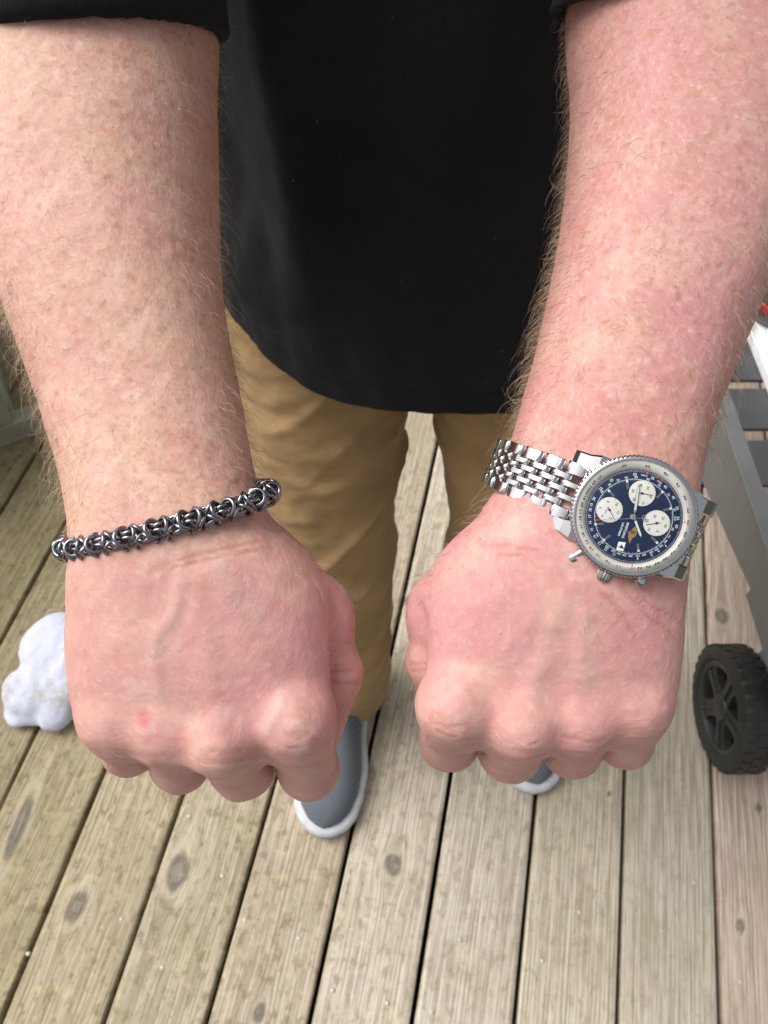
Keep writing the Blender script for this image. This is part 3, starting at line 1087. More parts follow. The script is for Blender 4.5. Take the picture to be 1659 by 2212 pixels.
LEGS = [((-.066, .612, .83), (-.078, .487, .46), (-.072, .470, .045), .104, .086, .078), ((.146, .600, .83), (.178, .49, .46), (.222, .478, .045), .112, .089, .076)]


def pantsfn(p):
    f = ellip(p, (.055, .605, .90), (.185, .140, .15))
    for hip, kn, an, r0, r1, r2 in LEGS:
        leg = smin(cone(p, hip, kn, r0, r1), cone(p, kn, an, r1, r2), .02)
        f = smin(f, leg, .016)
    f = smax(f, .040 + (p[:, 1] - .47) * .12 - p[:, 2], .003)
    for hip, kn, an, r0, r1, r2 in LEGS:
        a = np.array(an)
        f = smax(f, -smax(cone(p, a, a + np.array([0, 0, .05]), r2 - .006, r2 - .006), p[:, 2] - .10, .004), .003)
    return smax(f, p[:, 2] - 1.02, .01)


def pants_disp(V, N):
    x, y, z = V.T
    d = np.zeros(len(V))
    R2 = np.random.default_rng(5)
    for hip, kn, an, r0, r1, r2 in LEGS:
        side = np.abs(x - hip[0]) < .14
        inner = .045
        s = 1 if hip[0] < .04 else -1
        for i in range(24):
            z0 = R2.uniform(.10, .78)
            slope = s * R2.uniform(.25, .9) * (1 if i % 4 else -.6)
            w = R2.uniform(.006, .013)
            a = R2.uniform(.0035, .0085)
            xc = hip[0] + s * R2.uniform(-.02, .08)
            bend = R2.uniform(-4, 4)
            zz = z - (z0 + slope * (x - xc) + bend * (x - xc) ** 2)
            d += a * np.exp(-np.sqrt((zz / w) ** 2 + .08)) * np.exp(-((x - xc) / R2.uniform(.035, .07)) ** 2) * side * (y < .56)
    d += (fbm(V * np.array([1, 1, 2.2]), 22, 3, 4) - .5) * .010
    cf = np.exp(-((z - .072) / .002) ** 2)
    return V + N * (d - .001 * cf)[:, None]


V, F = isosurf(pantsfn, (-.22, .35, .03), (.34, .76, 1.03), .0038, 2, 1)
V = pants_disp(V, vnormals(V, F))
link("trousers", mesh("trousers", V - ORG, F), M_PANTS, person)['label'] = "creased khaki cotton trousers"


def shoe(tip, heel):
    tip, heel = np.array([*tip, 0.]), np.array([*heel, 0.])
    L = np.linalg.norm(heel - tip)
    t = (heel - tip) / L
    s_ = np.array([t[1], -t[0], 0])
    up = np.array([0, 0, 1.0])
    ns, na = 60, 40
    s = (1 - np.cos(np.linspace(0, np.pi, ns))) / 2
    hw = np.interp(s, [0, .01, .04, .1, .2, .32, .5, .7, .88, .96, .99, 1], [0.002, .012, .027, .040, .049, .0515, .045, .039, .036, .028, .014, .002])
    skew = np.interp(s, [0, .2, .5, 1], [.004, .002, -.003, 0])
    hh = np.interp(s, [0, .02, .08, .2, .35, .5, .65, .8, .95, 1], [.032, .042, .056, .066, .080, .098, .115, .122, .118, .10])
    V, F = [], []
    for i in range(ns):
        for k in range(na + 1):
            a = math.pi * k / na
            ca, sa = math.cos(a), math.sin(a)
            w = hw[i] * np.sign(ca) * abs(ca) ** .8
            zz = .018 + (hh[i] - .018) * abs(sa) ** .85
            V.append(tip + t * (s[i] * L) + s_ * (w + skew[i]) + up * zz)
    m = na + 1
    for i in range(ns - 1):
        for k in range(na):
            F.append((i * m + k, (i + 1) * m + k, (i + 1) * m + k + 1, i * m + k + 1))
    rt = empty("shoe", Matrix.Translation(tip - ORG), person)
    link("upper", mesh("upper", np.array(V) - tip, F), M_SHOE, rt)
    out = []
    for i in range(ns):
        out.append((s[i], hw[i] + .0065 + .001 * np.sin(s[i] * 20), skew[i]))
    prof = [(1.0, .000), (1.03, .004), (1.06, .014), (1.04, .023), (.93, .0265), (.80, .027)]
    loop = [(-.008 - 0, 0)] + [(o[0] * L * 1.0 + (o[0] - .5) * .014, o[1] + o[2]) for o in out] + [(L + .008, 0)] + [(o[0] * L + (o[0] - .5) * .014, -o[1] + o[2]) for o in out[::-1]]
    V, F = [], []
    n = len(loop)
    c = np.array([L / 2, 0])
    for sc, z in prof:
        for (a, b) in loop:
            dd = np.array([a, b]) - np.array([min(max(a, .05), L - .05), 0])
            d2 = np.array([min(max(a, .05), L - .05), 0]) + dd * (1 + (sc - 1) * 1.0)
            V.append(t * d2[0] + s_ * d2[1] + up * z)
    for r in range(len(prof) - 1):
        for k in range(n):
            l = (k + 1) % n
            F.append((r * n + k, r * n + l, (r + 1) * n + l, (r + 1) * n + k))
    F.append(tuple(range((len(prof) - 1) * n, len(prof) * n)))
    F.append(tuple(range(n - 1, -1, -1)))
    link("sole", mesh("sole", V, F), M_SOLE, rt)
    return rt


shoe((-.100, .236), (-.060, .535))['label'] = "grey knit shoe with a pale sole"
shoe((.246, .302), (.212, .600))

# head hair and eyes (out of the picture, the figure is whole)
hc = lambda p: smax(smax(headfn(p) - .010, -(p[:, 2] - 1.70 - .35 * np.clip(.56 - p[:, 1], -.1, 1)), .01), -(headfn(p) + .003), .003)
V, F = isosurf(hc, (-.08, .40, 1.60), (.18, .69, 1.88), .006, 2, 0)
link("hair", mesh("hair", V - ORG, F), M_HAIRCAP, person)
for s in (-1, 1):
    link("eye", MB().lathe([(0, -.0115)] + [(.0115 * math.sin(a), -.0115 * math.cos(a)) for a in np.linspace(.2, 2.9, 10)] + [(0, .0115)], 16).mesh("eye", True), M_EYE, person, Matrix.Translation(np.array([.05 + s * .031, .462, 1.722]) - ORG))

# ------------------------------------------------------------------ body hair
def grow(key, n, seed):
    A = ARM[key]
    R = np.random.default_rng(seed)
    V, F, N = A['Vc'], A['F'], A['Nc']
    c = V[F].mean(1); nn = N[F].mean(1)
    area = np.linalg.norm(np.cross(V[F[:, 2]] - V[F[:, 0]], V[F[:, 3]] - V[F[:, 1]]), axis=1)
    py = A['py'][F[:, 0]]
    lat = nn[:, 0]
    dens = np.interp(py, [-40, 60, 500, 980, 1060, 1160, 1300, 1500, 1600, 1800], [.25, .5, .8, 1.15, .85, .55, .26, .10, .05, .10])
    ulnar = -1 if key == 'r' else 1
    dens = dens * (.42 + 1.25 * np.clip(np.abs(lat) - .25, 0, 1))
    if key == 'r': dens = dens * np.where(lat < -.5, 2.2, 1)
    else: dens = dens * np.where(lat < -.5, 1.35, np.where(lat > .5, .8, 1))
    dens = dens * (nn[:, 2] < .55)
    if key == 'l':
        dens = dens * (1 - .97 * ((py > 985) & (py < 1215) & (A['px'][F[:, 0]] > 1090)))
    p = area * dens
    idx = R.choice(len(F), n, p=p / p.sum())
    wts = R.dirichlet((1, 1, 1, 1), n)
    P = (V[F[idx]] * wts[..., None]).sum(1)
    NN = nn[idx]; pyk = py[idx]
    length = (.0035 + np.minimum(R.exponential(.0034, n), .011)) * np.interp(pyk, [0, 600, 1000, 1150, 1350], [.8, 1.0, 1.05, .85, .6])
    length *= 1 + .25 * np.clip(np.abs(NN[:, 0]) - .55, 0, 1) * 2
    flow = np.tile(AX_W * .85, (n, 1))
    flow[:, 0] += np.where(NN[:, 0] < -.1, -.55, np.where(NN[:, 0] > .25, .45, -.15)) + R.normal(0, .45, n)
    flow += R.normal(0, .42, (n, 3))
    flow -= NN * (flow * NN).sum(1, keepdims=True)
    flow /= np.linalg.norm(flow, axis=1, keepdims=True)
    lift = R.uniform(.25, .95, n) + 1.3 * np.clip(np.abs(NN[:, 0]) - .45, 0, 1)
    K = 6
    pts = np.zeros((n, K, 3)); pts[:, 0] = P - NN * .0004
    side = np.cross(NN, flow) * R.normal(0, 1.25, n)[:, None]
    for k in range(1, K):
        t = k / (K - 1)
        d = flow * (.55 + .7 * t) + NN * (lift * (1.05 - .95 * t))[:, None] + side * (t ** 1.5)[..., None] if False else flow * (.55 + .7 * t) + NN * (lift * (1.05 - .95 * t))[:, None] + side * t ** 1.5
        d /= np.linalg.norm(d, axis=1, keepdims=True)
        pts[:, k] = pts[:, k - 1] + d * (length / (K - 1))[:, None]
    return pts


def add_hair(pts, rad):
    hcv = bpy.data.hair_curves.new("arm_hair")
    n, K, _ = pts.shape
    hcv.add_curves([K] * n)
    Wp = c2w(pts.reshape(-1, 3)) - ORG
    hcv.attributes['position'].data.foreach_set('vector', Wp.astype(np.float32).ravel())
    r = hcv.attributes.get('radius') or hcv.attributes.new('radius', 'FLOAT', 'POINT')
    tt = np.tile(np.linspace(1, .25, K), n) * rad
    r.data.foreach_set('value', tt.astype(np.float32))
    hcv.materials.append(M_HAIR)
    o = bpy.data.objects.new("arm_hair", hcv)
    COL.objects.link(o)
    o.parent = person
    o['kind'] = 'stuff'
    return o


add_hair(np.concatenate([grow('r', 5600, 1), grow('l', 5200, 2)]), .000046)

# ------------------------------------------------------------------ chain bracelet on the wearer's right wrist
def loop_frame(c, lat, top, phi, pw=2.0):
    ca, sa = math.cos(phi), math.sin(phi)
    f = lambda x: math.copysign(abs(x) ** (2 / pw), x)
    return c + lat * f(ca) + top * f(sa)


def path_resample(pts, n, closed=True):
    pts = np.asarray(pts)
    if closed: pts = np.vstack([pts, pts[:1]])
    L = np.concatenate([[0], np.cumsum(np.linalg.norm(np.diff(pts, axis=0), axis=1))])
    s = np.linspace(0, L[-1], n + 1)[:-1] if closed else np.linspace(0, L[-1], n)
    return np.stack([np.interp(s, L, pts[:, a]) for a in range(3)], -1), L[-1]


BC = P3(362, 1120, .2835)
lat = (P3(579, 1060, .283) - P3(142, 1180, .283)) / 2
BCc = (P3(579, 1060, .283) + P3(142, 1180, .283)) / 2
top = P3(360, 1140, .2545) - BCc
loopw = c2w(np.array([loop_frame(BCc, lat, top, a, 2.35) for a in np.linspace(0, 2 * math.pi, 400, endpoint=False)]))
NU = 41
cen, Lb = path_resample(loopw, NU)
cc_ = cen.mean(0)
Rm = .0029
ring_me = MB()
RW = .00072
prof = [(Rm + RW * math.cos(a), RW * math.sin(a)) for a in np.linspace(0, 2 * math.pi, 9)[:-1]]
ring_me.lathe(prof, 22, close=True)
ring_me = ring_me.mesh("ring", True)
ring_me.materials.append(M_GUN)
brace = empty("chain_bracelet", Matrix.Translation(cc_))
tag(brace, "gunmetal chain link bracelet round the wrist of the person's right arm", "bracelet")
axis_b = unit(np.cross(c2w((BCc + lat)[None])[0] - c2w(BCc[None])[0], c2w((BCc + top)[None])[0] - c2w(BCc[None])[0]))
step = Lb / NU
RB = random.Random(4)


def ring_at(p, nrm, up):
    z = unit(nrm); x = unit(np.cross(up, z) if abs(np.dot(up, z)) < .95 else np.cross((.3, .5, .8), z)); y = np.cross(z, x)
    j = np.array([RB.uniform(-.00012, .00012) for _ in range(3)])
    p = p - cc_ + j
    M = Matrix(((x[0], y[0], z[0], p[0]), (x[1], y[1], z[1], p[1]), (x[2], y[2], z[2], p[2]), (0, 0, 0, 1)))
    link("ring", ring_me, None, brace, M)


for i in range(NU):
    p = cen[i]
    t = unit(cen[(i + 1) % NU] - cen[i - 1])
    nrm = unit(np.cross(axis_b, t)); nrm = nrm if np.dot(nrm, p - cc_) > 0 else -nrm
    b = np.cross(t, nrm)
    tw = math.radians(28) + (math.pi / 2 if i % 2 else 0)
    n1 = nrm * math.cos(tw) + b * math.sin(tw); b1 = -nrm * math.sin(tw) + b * math.cos(tw)
    # a pair joining the knots, lying along the chain
    for s in (-1, 1):
        ring_at(p + b1 * s * .0009, b1 + t * .12 * s, n1)
    # folded-back pairs on either side, opening like a V
    for e in (-1, 1):
        for s in (-1, 1):
            ring_at(p + t * e * step * .30 + n1 * s * .0020, n1 * math.cos(.75) * s + t * e * math.sin(.75) * -1.0, b1)

# ------------------------------------------------------------------ wrist watch
wc = P3(1368, 1116, .2490)
n_v = unit(unit(-wc) + np.array([.16, -.06, 0]))
e1 = unit(np.array([1.0, 0, 0]) - n_v * n_v[0])
Wc = c2w(wc[None])[0]
E1, EN = cdir(e1), cdir(n_v)
E2 = np.cross(EN, E1)
WM = Matrix(((E1[0], E2[0], EN[0], Wc[0]), (E1[1], E2[1], EN[1], Wc[1]), (E1[2], E2[2], EN[2], Wc[2]), (0, 0, 0, 1)))
watch = empty("wrist_watch", WM)
tag(watch, "steel wrist watch with a dark blue dial, three white subdials and a metal link band", "watch")
MMC = .0332e-3
A6 = unit(np.array([-.93, .37, 0])); A3 = unit(np.array([-.37, -.93, 0])); ZZ = np.array([0, 0, 1.0])


def cp(x, y):
    """dial drawing position -> watch frame metres"""
    return ((x - 865) * MMC, -(y - 722) * MMC)


MB().lathe([(.0005, -.0100), (.0175, -.0100), (.0190, -.0085), (.0195, -.006), (.0195, -.0018), (.0188, -.0012)], 72).build("case", M_STEEL, watch, auto=35)
bz = MB()
NB = 88
prof = [(.0190, -.0016), (.0205, -.0015), (.0207, -.0003), (.0205, .0009), (.0200, .0013), (.0193, .0016), (.0189, .0015), (.0187, .0010), (.0187, .0002)]
bz.lathe(prof, NB * 6, mod=lambda r, z, a: r + (.00034 * abs(math.cos(NB * a / 2)) - .0001 if r > .0203 else 0))
bz.build("bezel", M_STEEL, watch, auto=50)
MB().lathe([(.0188, .0012), (.0159, .00035), (.0159, 0)], 96).build("scale_ring", M_RING, watch, smooth=True)
MB().lathe([(.0163, -.0006), (.0163, .0001), (.0159, .00018), (0, .00018)], 96).build("dial", M_DIAL, watch, auto=30)
MB().lathe([(.0187, .0010), (.0186, .0016), (.015, .0020), (.009, .00225), (0, .0024)], 96).build("crystal", M_GLASS, watch, smooth=True)
for lug_s in (-1, 1):
    for sd2 in (-1, 1):
        c = A3 * sd2 * .0118
        poly = []
        V = []
        pr = [(.0120, -.0012, -.0085), (.0170, -.0012, -.0090), (.0205, -.0024, -.0098), (.0238, -.0048, -.0108), (.0252, -.0072, -.0112)]
        for (u, zt, zb) in pr:
            wid = .0036 if u < .02 else .0026
            for (dv, zz) in ((-wid, zb), (wid, zb), (wid, zt - .0006), (wid * .8, zt), (-wid * .8, zt), (-wid, zt - .0006)):
                V.append(A6 * lug_s * u + c + A3 * dv + ZZ * zz)
        F = []
        for i in range(len(pr) - 1):
            for k in range(6):
                l = (k + 1) % 6
                F.append((i * 6 + k, i * 6 + l, (i + 1) * 6 + l, (i + 1) * 6 + k))
        F += [tuple(range(6)), tuple(range(24, 30))]
        bmx = bmesh.new()
        vs = [bmx.verts.new(v) for v in V]
        for f in F: bmx.faces.new([vs[i] for i in f])
        bmesh.ops.recalc_face_normals(bmx, faces=bmx.faces[:])
        me = bpy.data.meshes.new("lug"); bmx.to_mesh(me); bmx.free()
        link("lug", me, M_STEEL, watch)


def radial_M(x, y, z):
    d = unit(np.array([x, y, 0])); s = np.cross(ZZ, d)
    return Matrix(((s[0], ZZ[0], d[0], x), (s[1], ZZ[1], d[1], y), (s[2], ZZ[2], d[2], z), (0, 0, 0, 1)))


cx_, cy_ = cp(600, 1290)
crown = MB().lathe([(0, .0022), (.0019, .0022), (.0025, .0016), (.0026, -.0012), (.0018, -.0018), (.0012, -.003)], 96, mod=lambda r, z, a: r * (1 + .06 * math.cos(16 * a)) if r > .0022 else r)
crown.build("crown", M_STEEL, watch, radial_M(cx_ - .0002, cy_ - .0016, -.0030), auto=50)
for (x, y) in ((325, 1128), (955, 1335)):
    a, b = cp(x, y)
    MB().lathe([(0, .0016), (.0017, .0016), (.0021, .0011), (.0021, -.0006), (.0013, -.0007), (.0013, -.0060)], 28).build("pusher", M_STEEL, watch, radial_M(a * 1.075, b * 1.075, -.0028), auto=40)

# printing, hands, markers
TXT = {}


def text_mesh(s):
    if s not in TXT:
        cu = bpy.data.curves.new("glyphs", 'FONT')
        cu.body = s; cu.size = 1.0; cu.align_x = 'CENTER'; cu.align_y = 'CENTER'; cu.resolution_u = 2; cu.offset = .018
        o = bpy.data.objects.new("glyphs", cu); COL.objects.link(o)
        bpy.context.view_layer.update()
        me = bpy.data.meshes.new_from_object(o.evaluated_get(bpy.context.evaluated_depsgraph_get()))
        V = np.array([v.co[:] for v in me.vertices]); F = [tuple(p.vertices) for p in me.polygons]
        bpy.data.objects.remove(o); bpy.data.curves.remove(cu); bpy.data.meshes.remove(me)
        TXT[s] = (V, F)
    return TXT[s]


ink = MB()


def put_text(s, x, y, size, ang, z, mi, sx=1.0):
    V, F = text_mesh(s)
    c, n = math.cos(ang), math.sin(ang)
    W = [(x + size * (v[0] * sx * c - v[1] * n), y + size * (v[0] * sx * n + v[1] * c), z) for v in V]
    ink.add(W, F, mi)


def tick(r0, r1, ang, w, z0, z1, mi):
    c, s = math.cos(ang), math.sin(ang)
    ink.add([(r0 * c + s * w, r0 * s - c * w, z0), (r1 * c + s * w, r1 * s - c * w, z1), (r1 * c - s * w, r1 * s + c * w, z1), (r0 * c - s * w, r0 * s + c * w, z0)], [(0, 1, 2, 3)], mi)


zr = lambda r: .00035 + (r - .0159) / .0027 * .00075 + .00003
ZD = .00021
OUT = [('30', 775, 215), ('35', 1000, 210), ('40', 1180, 285), ('45', 1300, 395), ('50', 1365, 525), ('55', 1393, 655), ('60', 1390, 775), ('65', 1360, 890), ('70', 1310, 985),
       ('75', 1245, 1065), ('80', 1175, 1130), ('85', 1105, 1180), ('90', 1025, 1210), ('95', 945, 1230), ('10', 880, 1240), ('11', 740, 1225), ('12', 625, 1200), ('13', 525, 1140),
       ('14', 455, 1065), ('15', 400, 1000), ('16', 365, 920), ('17', 340, 830), ('18', 333, 745), ('19', 335, 675), ('20', 350, 600), ('21', 375, 525), ('22', 405, 470), ('23', 435, 425), ('24', 482, 380), ('25', 540, 330)]
for s, x, y in OUT:
    a, b = cp(x, y)
    a -= .0004; b -= .0000
    an = math.atan2(b, a)
    r = .01765
    put_text(s, r * math.cos(an), r * math.sin(an), .00195, an - math.pi / 2, zr(r) + .00004, 2 if s in ('60', '10') else 1, .92)
for i in range(240):
    an = 2 * math.pi * i / 240
    tick(.0160, .0165 if i % 5 else .0169, an, .00004 if i % 5 else .00006, zr(.0160), zr(.0167), 1)
    tick(.0151, .0157 if i % 5 else .0157, an + .006, .000035, ZD, ZD, 0)
for i in range(180):
    an = 2 * math.pi * i / 180
    tick(.0123 if i % 3 else .0120, .0126, an, .00003, ZD, ZD, 0)
for k in range(120):
    a0, a1 = 2 * math.pi * k / 120, 2 * math.pi * (k + 1) / 120
    ink.add([(r * math.cos(a), r * math.sin(a), ZD) for r, a in ((.01258, a0), (.01272, a0), (.01272, a1), (.01258, a1))], [(0, 1, 2, 3)], 0)
INR = [('30', 870, 290), ('NAUT', 965, 297), ('35', 1050, 318), ('STAT', 1120, 360), ('40', 1182, 405), ('45', 1258, 520), ('50', 1295, 630), ('55', 1297, 735), ('60', 1278, 815),
       ('20', 470, 540), ('19', 430, 600), ('18', 425, 655), ('17', 405, 725), ('16', 425, 790), ('15', 440, 865), ('14', 470, 945), ('13', 520, 1015), ('12', 590, 1075), ('11', 680, 1115), ('25', 640, 345), ('22', 540, 440), ('4', 915, 1145), ('5', 1045, 1100), ('6', 1110, 1060), ('7', 1175, 1005)]
INR2 = [('90', 790, 335), ('85', 885, 325), ('80', 1000, 340), ('75', 1115, 395), ('70', 1210, 490), ('65', 1262, 650), ('BASE', 1267, 738), ('60', 1240, 842), ('1000', 1212, 915), ('900', 1170, 960), ('750', 1130, 1005),
        ('600', 1085, 1035), ('500', 1040, 1068), ('400', 975, 1097), ('350', 915, 1113), ('300', 845, 1120), ('270', 785, 1110), ('250', 730, 1098), ('220', 675, 1080), ('200', 610, 1040), ('180', 555, 995), ('160', 500, 925), ('36', 710, 355), ('28', 630, 405), ('24', 560, 475)]
for L_, rr, sz in ((INR, .0142, .00125), (INR2, .0133, .00105)):
    for s, x, y in L_:
        a, b = cp(x, y)
        an = math.atan2(b, a)
        put_text(s, rr * math.cos(an), rr * math.sin(an), sz * (.62 if len(s) > 3 else .85 if len(s) > 2 else 1), an - math.pi / 2, ZD, 0)
for x, y in ((988, 268), (1092, 305), (1148, 342), (505, 760), (785, 1155), (1275, 868)):
    a, b = cp(x, y); an = math.atan2(b, a); r = math.hypot(a, b)
    rA, rB = (.0149, .0157) if r > .013 else (.0116, .0125)
    if (x, y) == (505, 760): continue
    tick(rA, rB, an, .00022, ZD + .00001, ZD + .00001, 2)
for x, y in ((1040, 212), (1365, 772), (872, 1210)):
    a, b = cp(x, y); a -= .0004; an = math.atan2(b, a)
    tick(.0160, .0169, an, .00014, zr(.0161) + .00002, zr(.0168) + .00002, 2)
ta = math.atan2(-.95, .31 * -1)
x, y = cp(788, 862); put_text("BREITLING", x, y, .00112, ta, ZD, 0, 1.05)
x, y = cp(745, 852); put_text("NAVITIMER", x, y, .00098, ta, ZD, 0, 1.0)
SUBS = [((945, 485), ['60', '50', '40', '30', '20', '10'], [-38, 20, 0, 0, 0, 0]), ((630, 655), [], []), ((1090, 785), [], [])]
SUBN = {0: [('50', 1000, 432), ('60', 1028, 515), ('10', 955, 580), ('20', 868, 545), ('30', 855, 460), ('40', 930, 405)],
        1: [('8', 612, 572), ('10', 698, 595), ('12', 715, 678), ('2', 640, 740), ('4', 560, 715), ('6', 540, 635)],
        2: [('20', 1070, 715), ('25', 1150, 735), ('30', 1175, 812), ('5', 1100, 868), ('10', 1018, 845), ('15', 1000, 760)]}
ZS = .00034
for i, ((x, y), _, _) in enumerate(SUBS):
    a, b = cp(x, y)
    sub = MB().lathe([(.00430, .0001), (.00430, .00030), (.0042, .00032), (0, .00032)], 56).build("subdial", M_SUB, watch, Matrix.Translation((a, b, 0)), auto=30)
    for s, xx, yy in SUBN[i]:
        u, v = cp(xx, yy); put_text(s, u, v, .00120, ta + math.radians(3), ZS, 1)
    for k in range(30):
        an = 2 * math.pi * k / 30
        c, s2 = math.cos(an), math.sin(an)
        r0, r1, w = (.0038, .0041, .00003) if k % 5 else (.0036, .0041, .00005)
        ink.add([(a + r0 * c + s2 * w, b + r0 * s2 - c * w, ZS), (a + r1 * c + s2 * w, b + r1 * s2 - c * w, ZS), (a + r1 * c - s2 * w, b + r1 * s2 + c * w, ZS), (a + r0 * c - s2 * w, b + r0 * s2 + c * w, ZS)], [(0, 1, 2, 3)], 1)
    tipx, tipy = [(1045, 505), (676, 745), (990, 803)][i]
    u, v = cp(tipx, tipy)
    d = unit(np.array([u - a, v - b, 0])); nn_ = np.cross(ZZ, d)
    Lh = math.hypot(u - a, v - b)
    q = lambda s_, w_: (d[0] * s_ + nn_[0] * w_, d[1] * s_ + nn_[1] * w_)
    hm = MB().prism([q(-.0011, -.0001), q(Lh, -.00008), q(Lh, .00008), q(-.0011, .0001)], .00045, .00055)
    hm.lathe([(.0003, .00045), (.00042, .0005), (.00035, .0006), (0, .00062)], 16)
    hm.build("subdial_hand", M_BLACKINK, sub)
x, y = cp(600, 660); put_text("AUTOMATIC", x, y, .00050, ta - .12, ZS, 1)
ink.build("dial_print", [M_WHITEINK, M_BLACKINK, M_REDINK], watch)
for (x0, y0), (x1, y1) in (((795, 352), (806, 442)), ((612, 452), (675, 520)), ((1148, 462), (1086, 530)), ((1232, 633), (1150, 656)), ((1105, 990), (1043, 922)), ((921, 1078), (911, 995)), ((568, 972), (642, 912)), ((484, 805), (575, 794))):
    a = np.array(cp(x0, y0)); b = np.array(cp(x1, y1))
    d = (b - a) / np.linalg.norm(b - a); L_ = np.linalg.norm(b - a); n2 = np.array([-d[1], d[0]])
    f = lambda s_, w_: tuple(a + d * s_ + n2 * w_)
    mk = MB().prism([f(L_ * .25, -.00034), f(L_, -.00034), f(L_, .00034), f(L_ * .25, .00034)], .0002, .00055)
    mo = mk.build("hour_marker", M_STEEL, watch)
    MB().prism([f(L_ * .28, -.0001), f(L_, -.0001), f(L_, .0001), f(L_ * .28, .0001)], .00055, .00057).build("lume", M_DIAL, mo)
    MB().prism([f(0, -.00036), f(L_ * .26, -.00036), f(L_ * .26, .00036), f(0, .00036)], .0002, .00056).build("lume", M_LUME, mo)


def hand(name, base_, tip_, w, z, lume=True, mat=M_STEEL):
    a = np.array(cp(*base_)); b = np.array(cp(*tip_))
    d = (b - a) / np.linalg.norm(b - a); L_ = np.linalg.norm(b - a); n2 = np.array([-d[1], d[0]])
    f = lambda s_, w_: tuple(a + d * s_ + n2 * w_)
    ho = MB().prism([f(0, -.0001), f(L_ * .1, -.00012), f(L_ * .16, -w), f(L_ * .85, -w * .9), f(L_, 0), f(L_ * .85, w * .9), f(L_ * .16, w), f(L_ * .1, .00012), f(0, .0001)], z, z + .00012).build(name, mat, watch)
    if lume:
        MB().prism([f(L_ * .20, -w * .62), f(L_ * .84, -w * .58), f(L_ * .93, 0), f(L_ * .84, w * .58), f(L_ * .20, w * .62)], z + .00012, z + .00016).build("lume", M_LUME, ho)


hand("hour_hand", (868, 726), (945, 935), .00050, .00075)
hand("minute_hand", (868, 722), (910, 385), .00046, .00095)
sh = MB()
a = np.array(cp(965, 733)); b = np.array(cp(522, 757)); d = (b - a) / np.linalg.norm(b - a); L_ = np.linalg.norm(b - a); n2 = np.array([-d[1], d[0]])
f = lambda s_, w_: tuple(a + d * s_ + n2 * w_)
sh.prism([f(0, -.00009), f(L_, -.00006), f(L_, .00006), f(0, .00009)], .00115, .00122)
o_ = cp(868, 722)
sh.lathe([(.0009, .0009), (.0010, .0012), (.0008, .0014), (0, .00145)], 24, M=Matrix.Translation((o_[0] - .0004, o_[1], 0)))
for yy in (722, 748):
    rr_ = [(.0005 + .00012 * math.cos(t_), .00118 + .00006 * math.sin(t_)) for t_ in np.linspace(0, 2 * math.pi, 7)[:-1]]
    u, v = cp(965, yy)
    sh.lathe(rr_, 20, close=True, M=Matrix.Translation((u, v, 0)))
so = sh.build("second_hand", M_BRUSH, watch)
u, v = cp(505, 760)
MB().prism([(u - .0005, v - .0003), (u + .0007, v - .00005), (u + .0007, v + .0002), (u - .0005, v + .0005)], .00115, .00125).build("tip", M_REDINK, so)
dw = MB()
q4 = [cp(725, 978), cp(796, 986), cp(772, 1076), cp(703, 1062)]
dw.prism(q4, .00019, .00024)
dwo = dw.build("date_window", M_PLATE, watch)
ink = MB()
u, v = cp(750, 1028); put_text("4", u, v, .0027, ta - .02, .00026, 0)
ink.build("numeral", M_BLACKINK, dwo)
em = [cp(*p_) for p_ in ((893, 806), (905, 850), (903, 890), (885, 925), (862, 935), (846, 965), (832, 1000), (824, 960), (815, 925), (822, 905), (812, 880), (840, 870), (858, 845), (875, 830))]
emo = MB().prism(em, .0002, .0003).build("emblem", M_GOLD, watch)
ink = MB()
u, v = cp(862, 880); put_text("B", u, v, .0021, ta, .00031, 0)
ink.build("letter", M_BLACKINK, emo)

# the link band round the wrist, in the plane of the 6-12 axis and the depth of the wrist
W3 = np.stack([E1, E2, EN], -1)
Tl = ARM['l']['T']
wq = loc(P3(1290, 1085, .285)[None])[0, 2]
cl, cn2, aw, bw = [np.interp(wq, Tl[0], Tl[i_]) for i_ in range(1, 5)]
cen_l = (c2w((AX_L * cl + AX_N * cn2 + AX_W * wq)[None])[0] - Wc) @ W3
nw = cdir(AX_N) @ W3; lw = cdir(AX_L) @ W3
UC, VC = float(cen_l @ A6), float(-cen_l[2])
nvec = unit(np.array([nw @ A6, nw[2]])); lvec = np.array([-nvec[1], nvec[0]])
if lvec[0] < 0: lvec = -lvec
AA, BB = aw + .0022, bw + .0020
pts = []
s_ = lambda x_: math.copysign(abs(x_) ** (2 / 2.35), x_)
for ph in np.linspace(math.radians(91), math.radians(-269), 400):       # over the wearer's inner side first
    q_ = np.array([UC, -VC]) + lvec * AA * s_(math.cos(ph)) + nvec * BB * s_(math.sin(ph))
    pts.append((q_[0], q_[1]))
head_ = [(.0185, -.0040), (.0215, -.0050)]
tail_ = [(-.0240, -.0085), (-.0215, -.0060), (-.0185, -.0045)]
first = [i_ for i_, p_ in enumerate(pts) if p_[0] > .0285][0]
last = [i_ for i_, p_ in enumerate(pts) if i_ > 150 and p_[0] < -.0225 and p_[1] > -.013]
last = last[0] if last else 300
lasty = [i_ for i_, p_ in enumerate(pts) if i_ > 200 and p_[1] > -.018]
last = min(last, lasty[0] if lasty else last)

pts = pts[first:last]
line = np.array(head_ + pts + tail_)
line3 = np.stack([A6[0] * line[:, 0], A6[1] * line[:, 0], line[:, 1]], -1)
NL = 23
bp, Lw = path_resample(line3, NL * 2 + 1, False)
kern = np.ones(5) / 5
for _ in range(2):
    bs = bp.copy()
    for a in range(3): bs[2:-2, a] = np.convolve(bp[:, a], kern, 'valid')
    bp = bs
pitch = Lw / NL


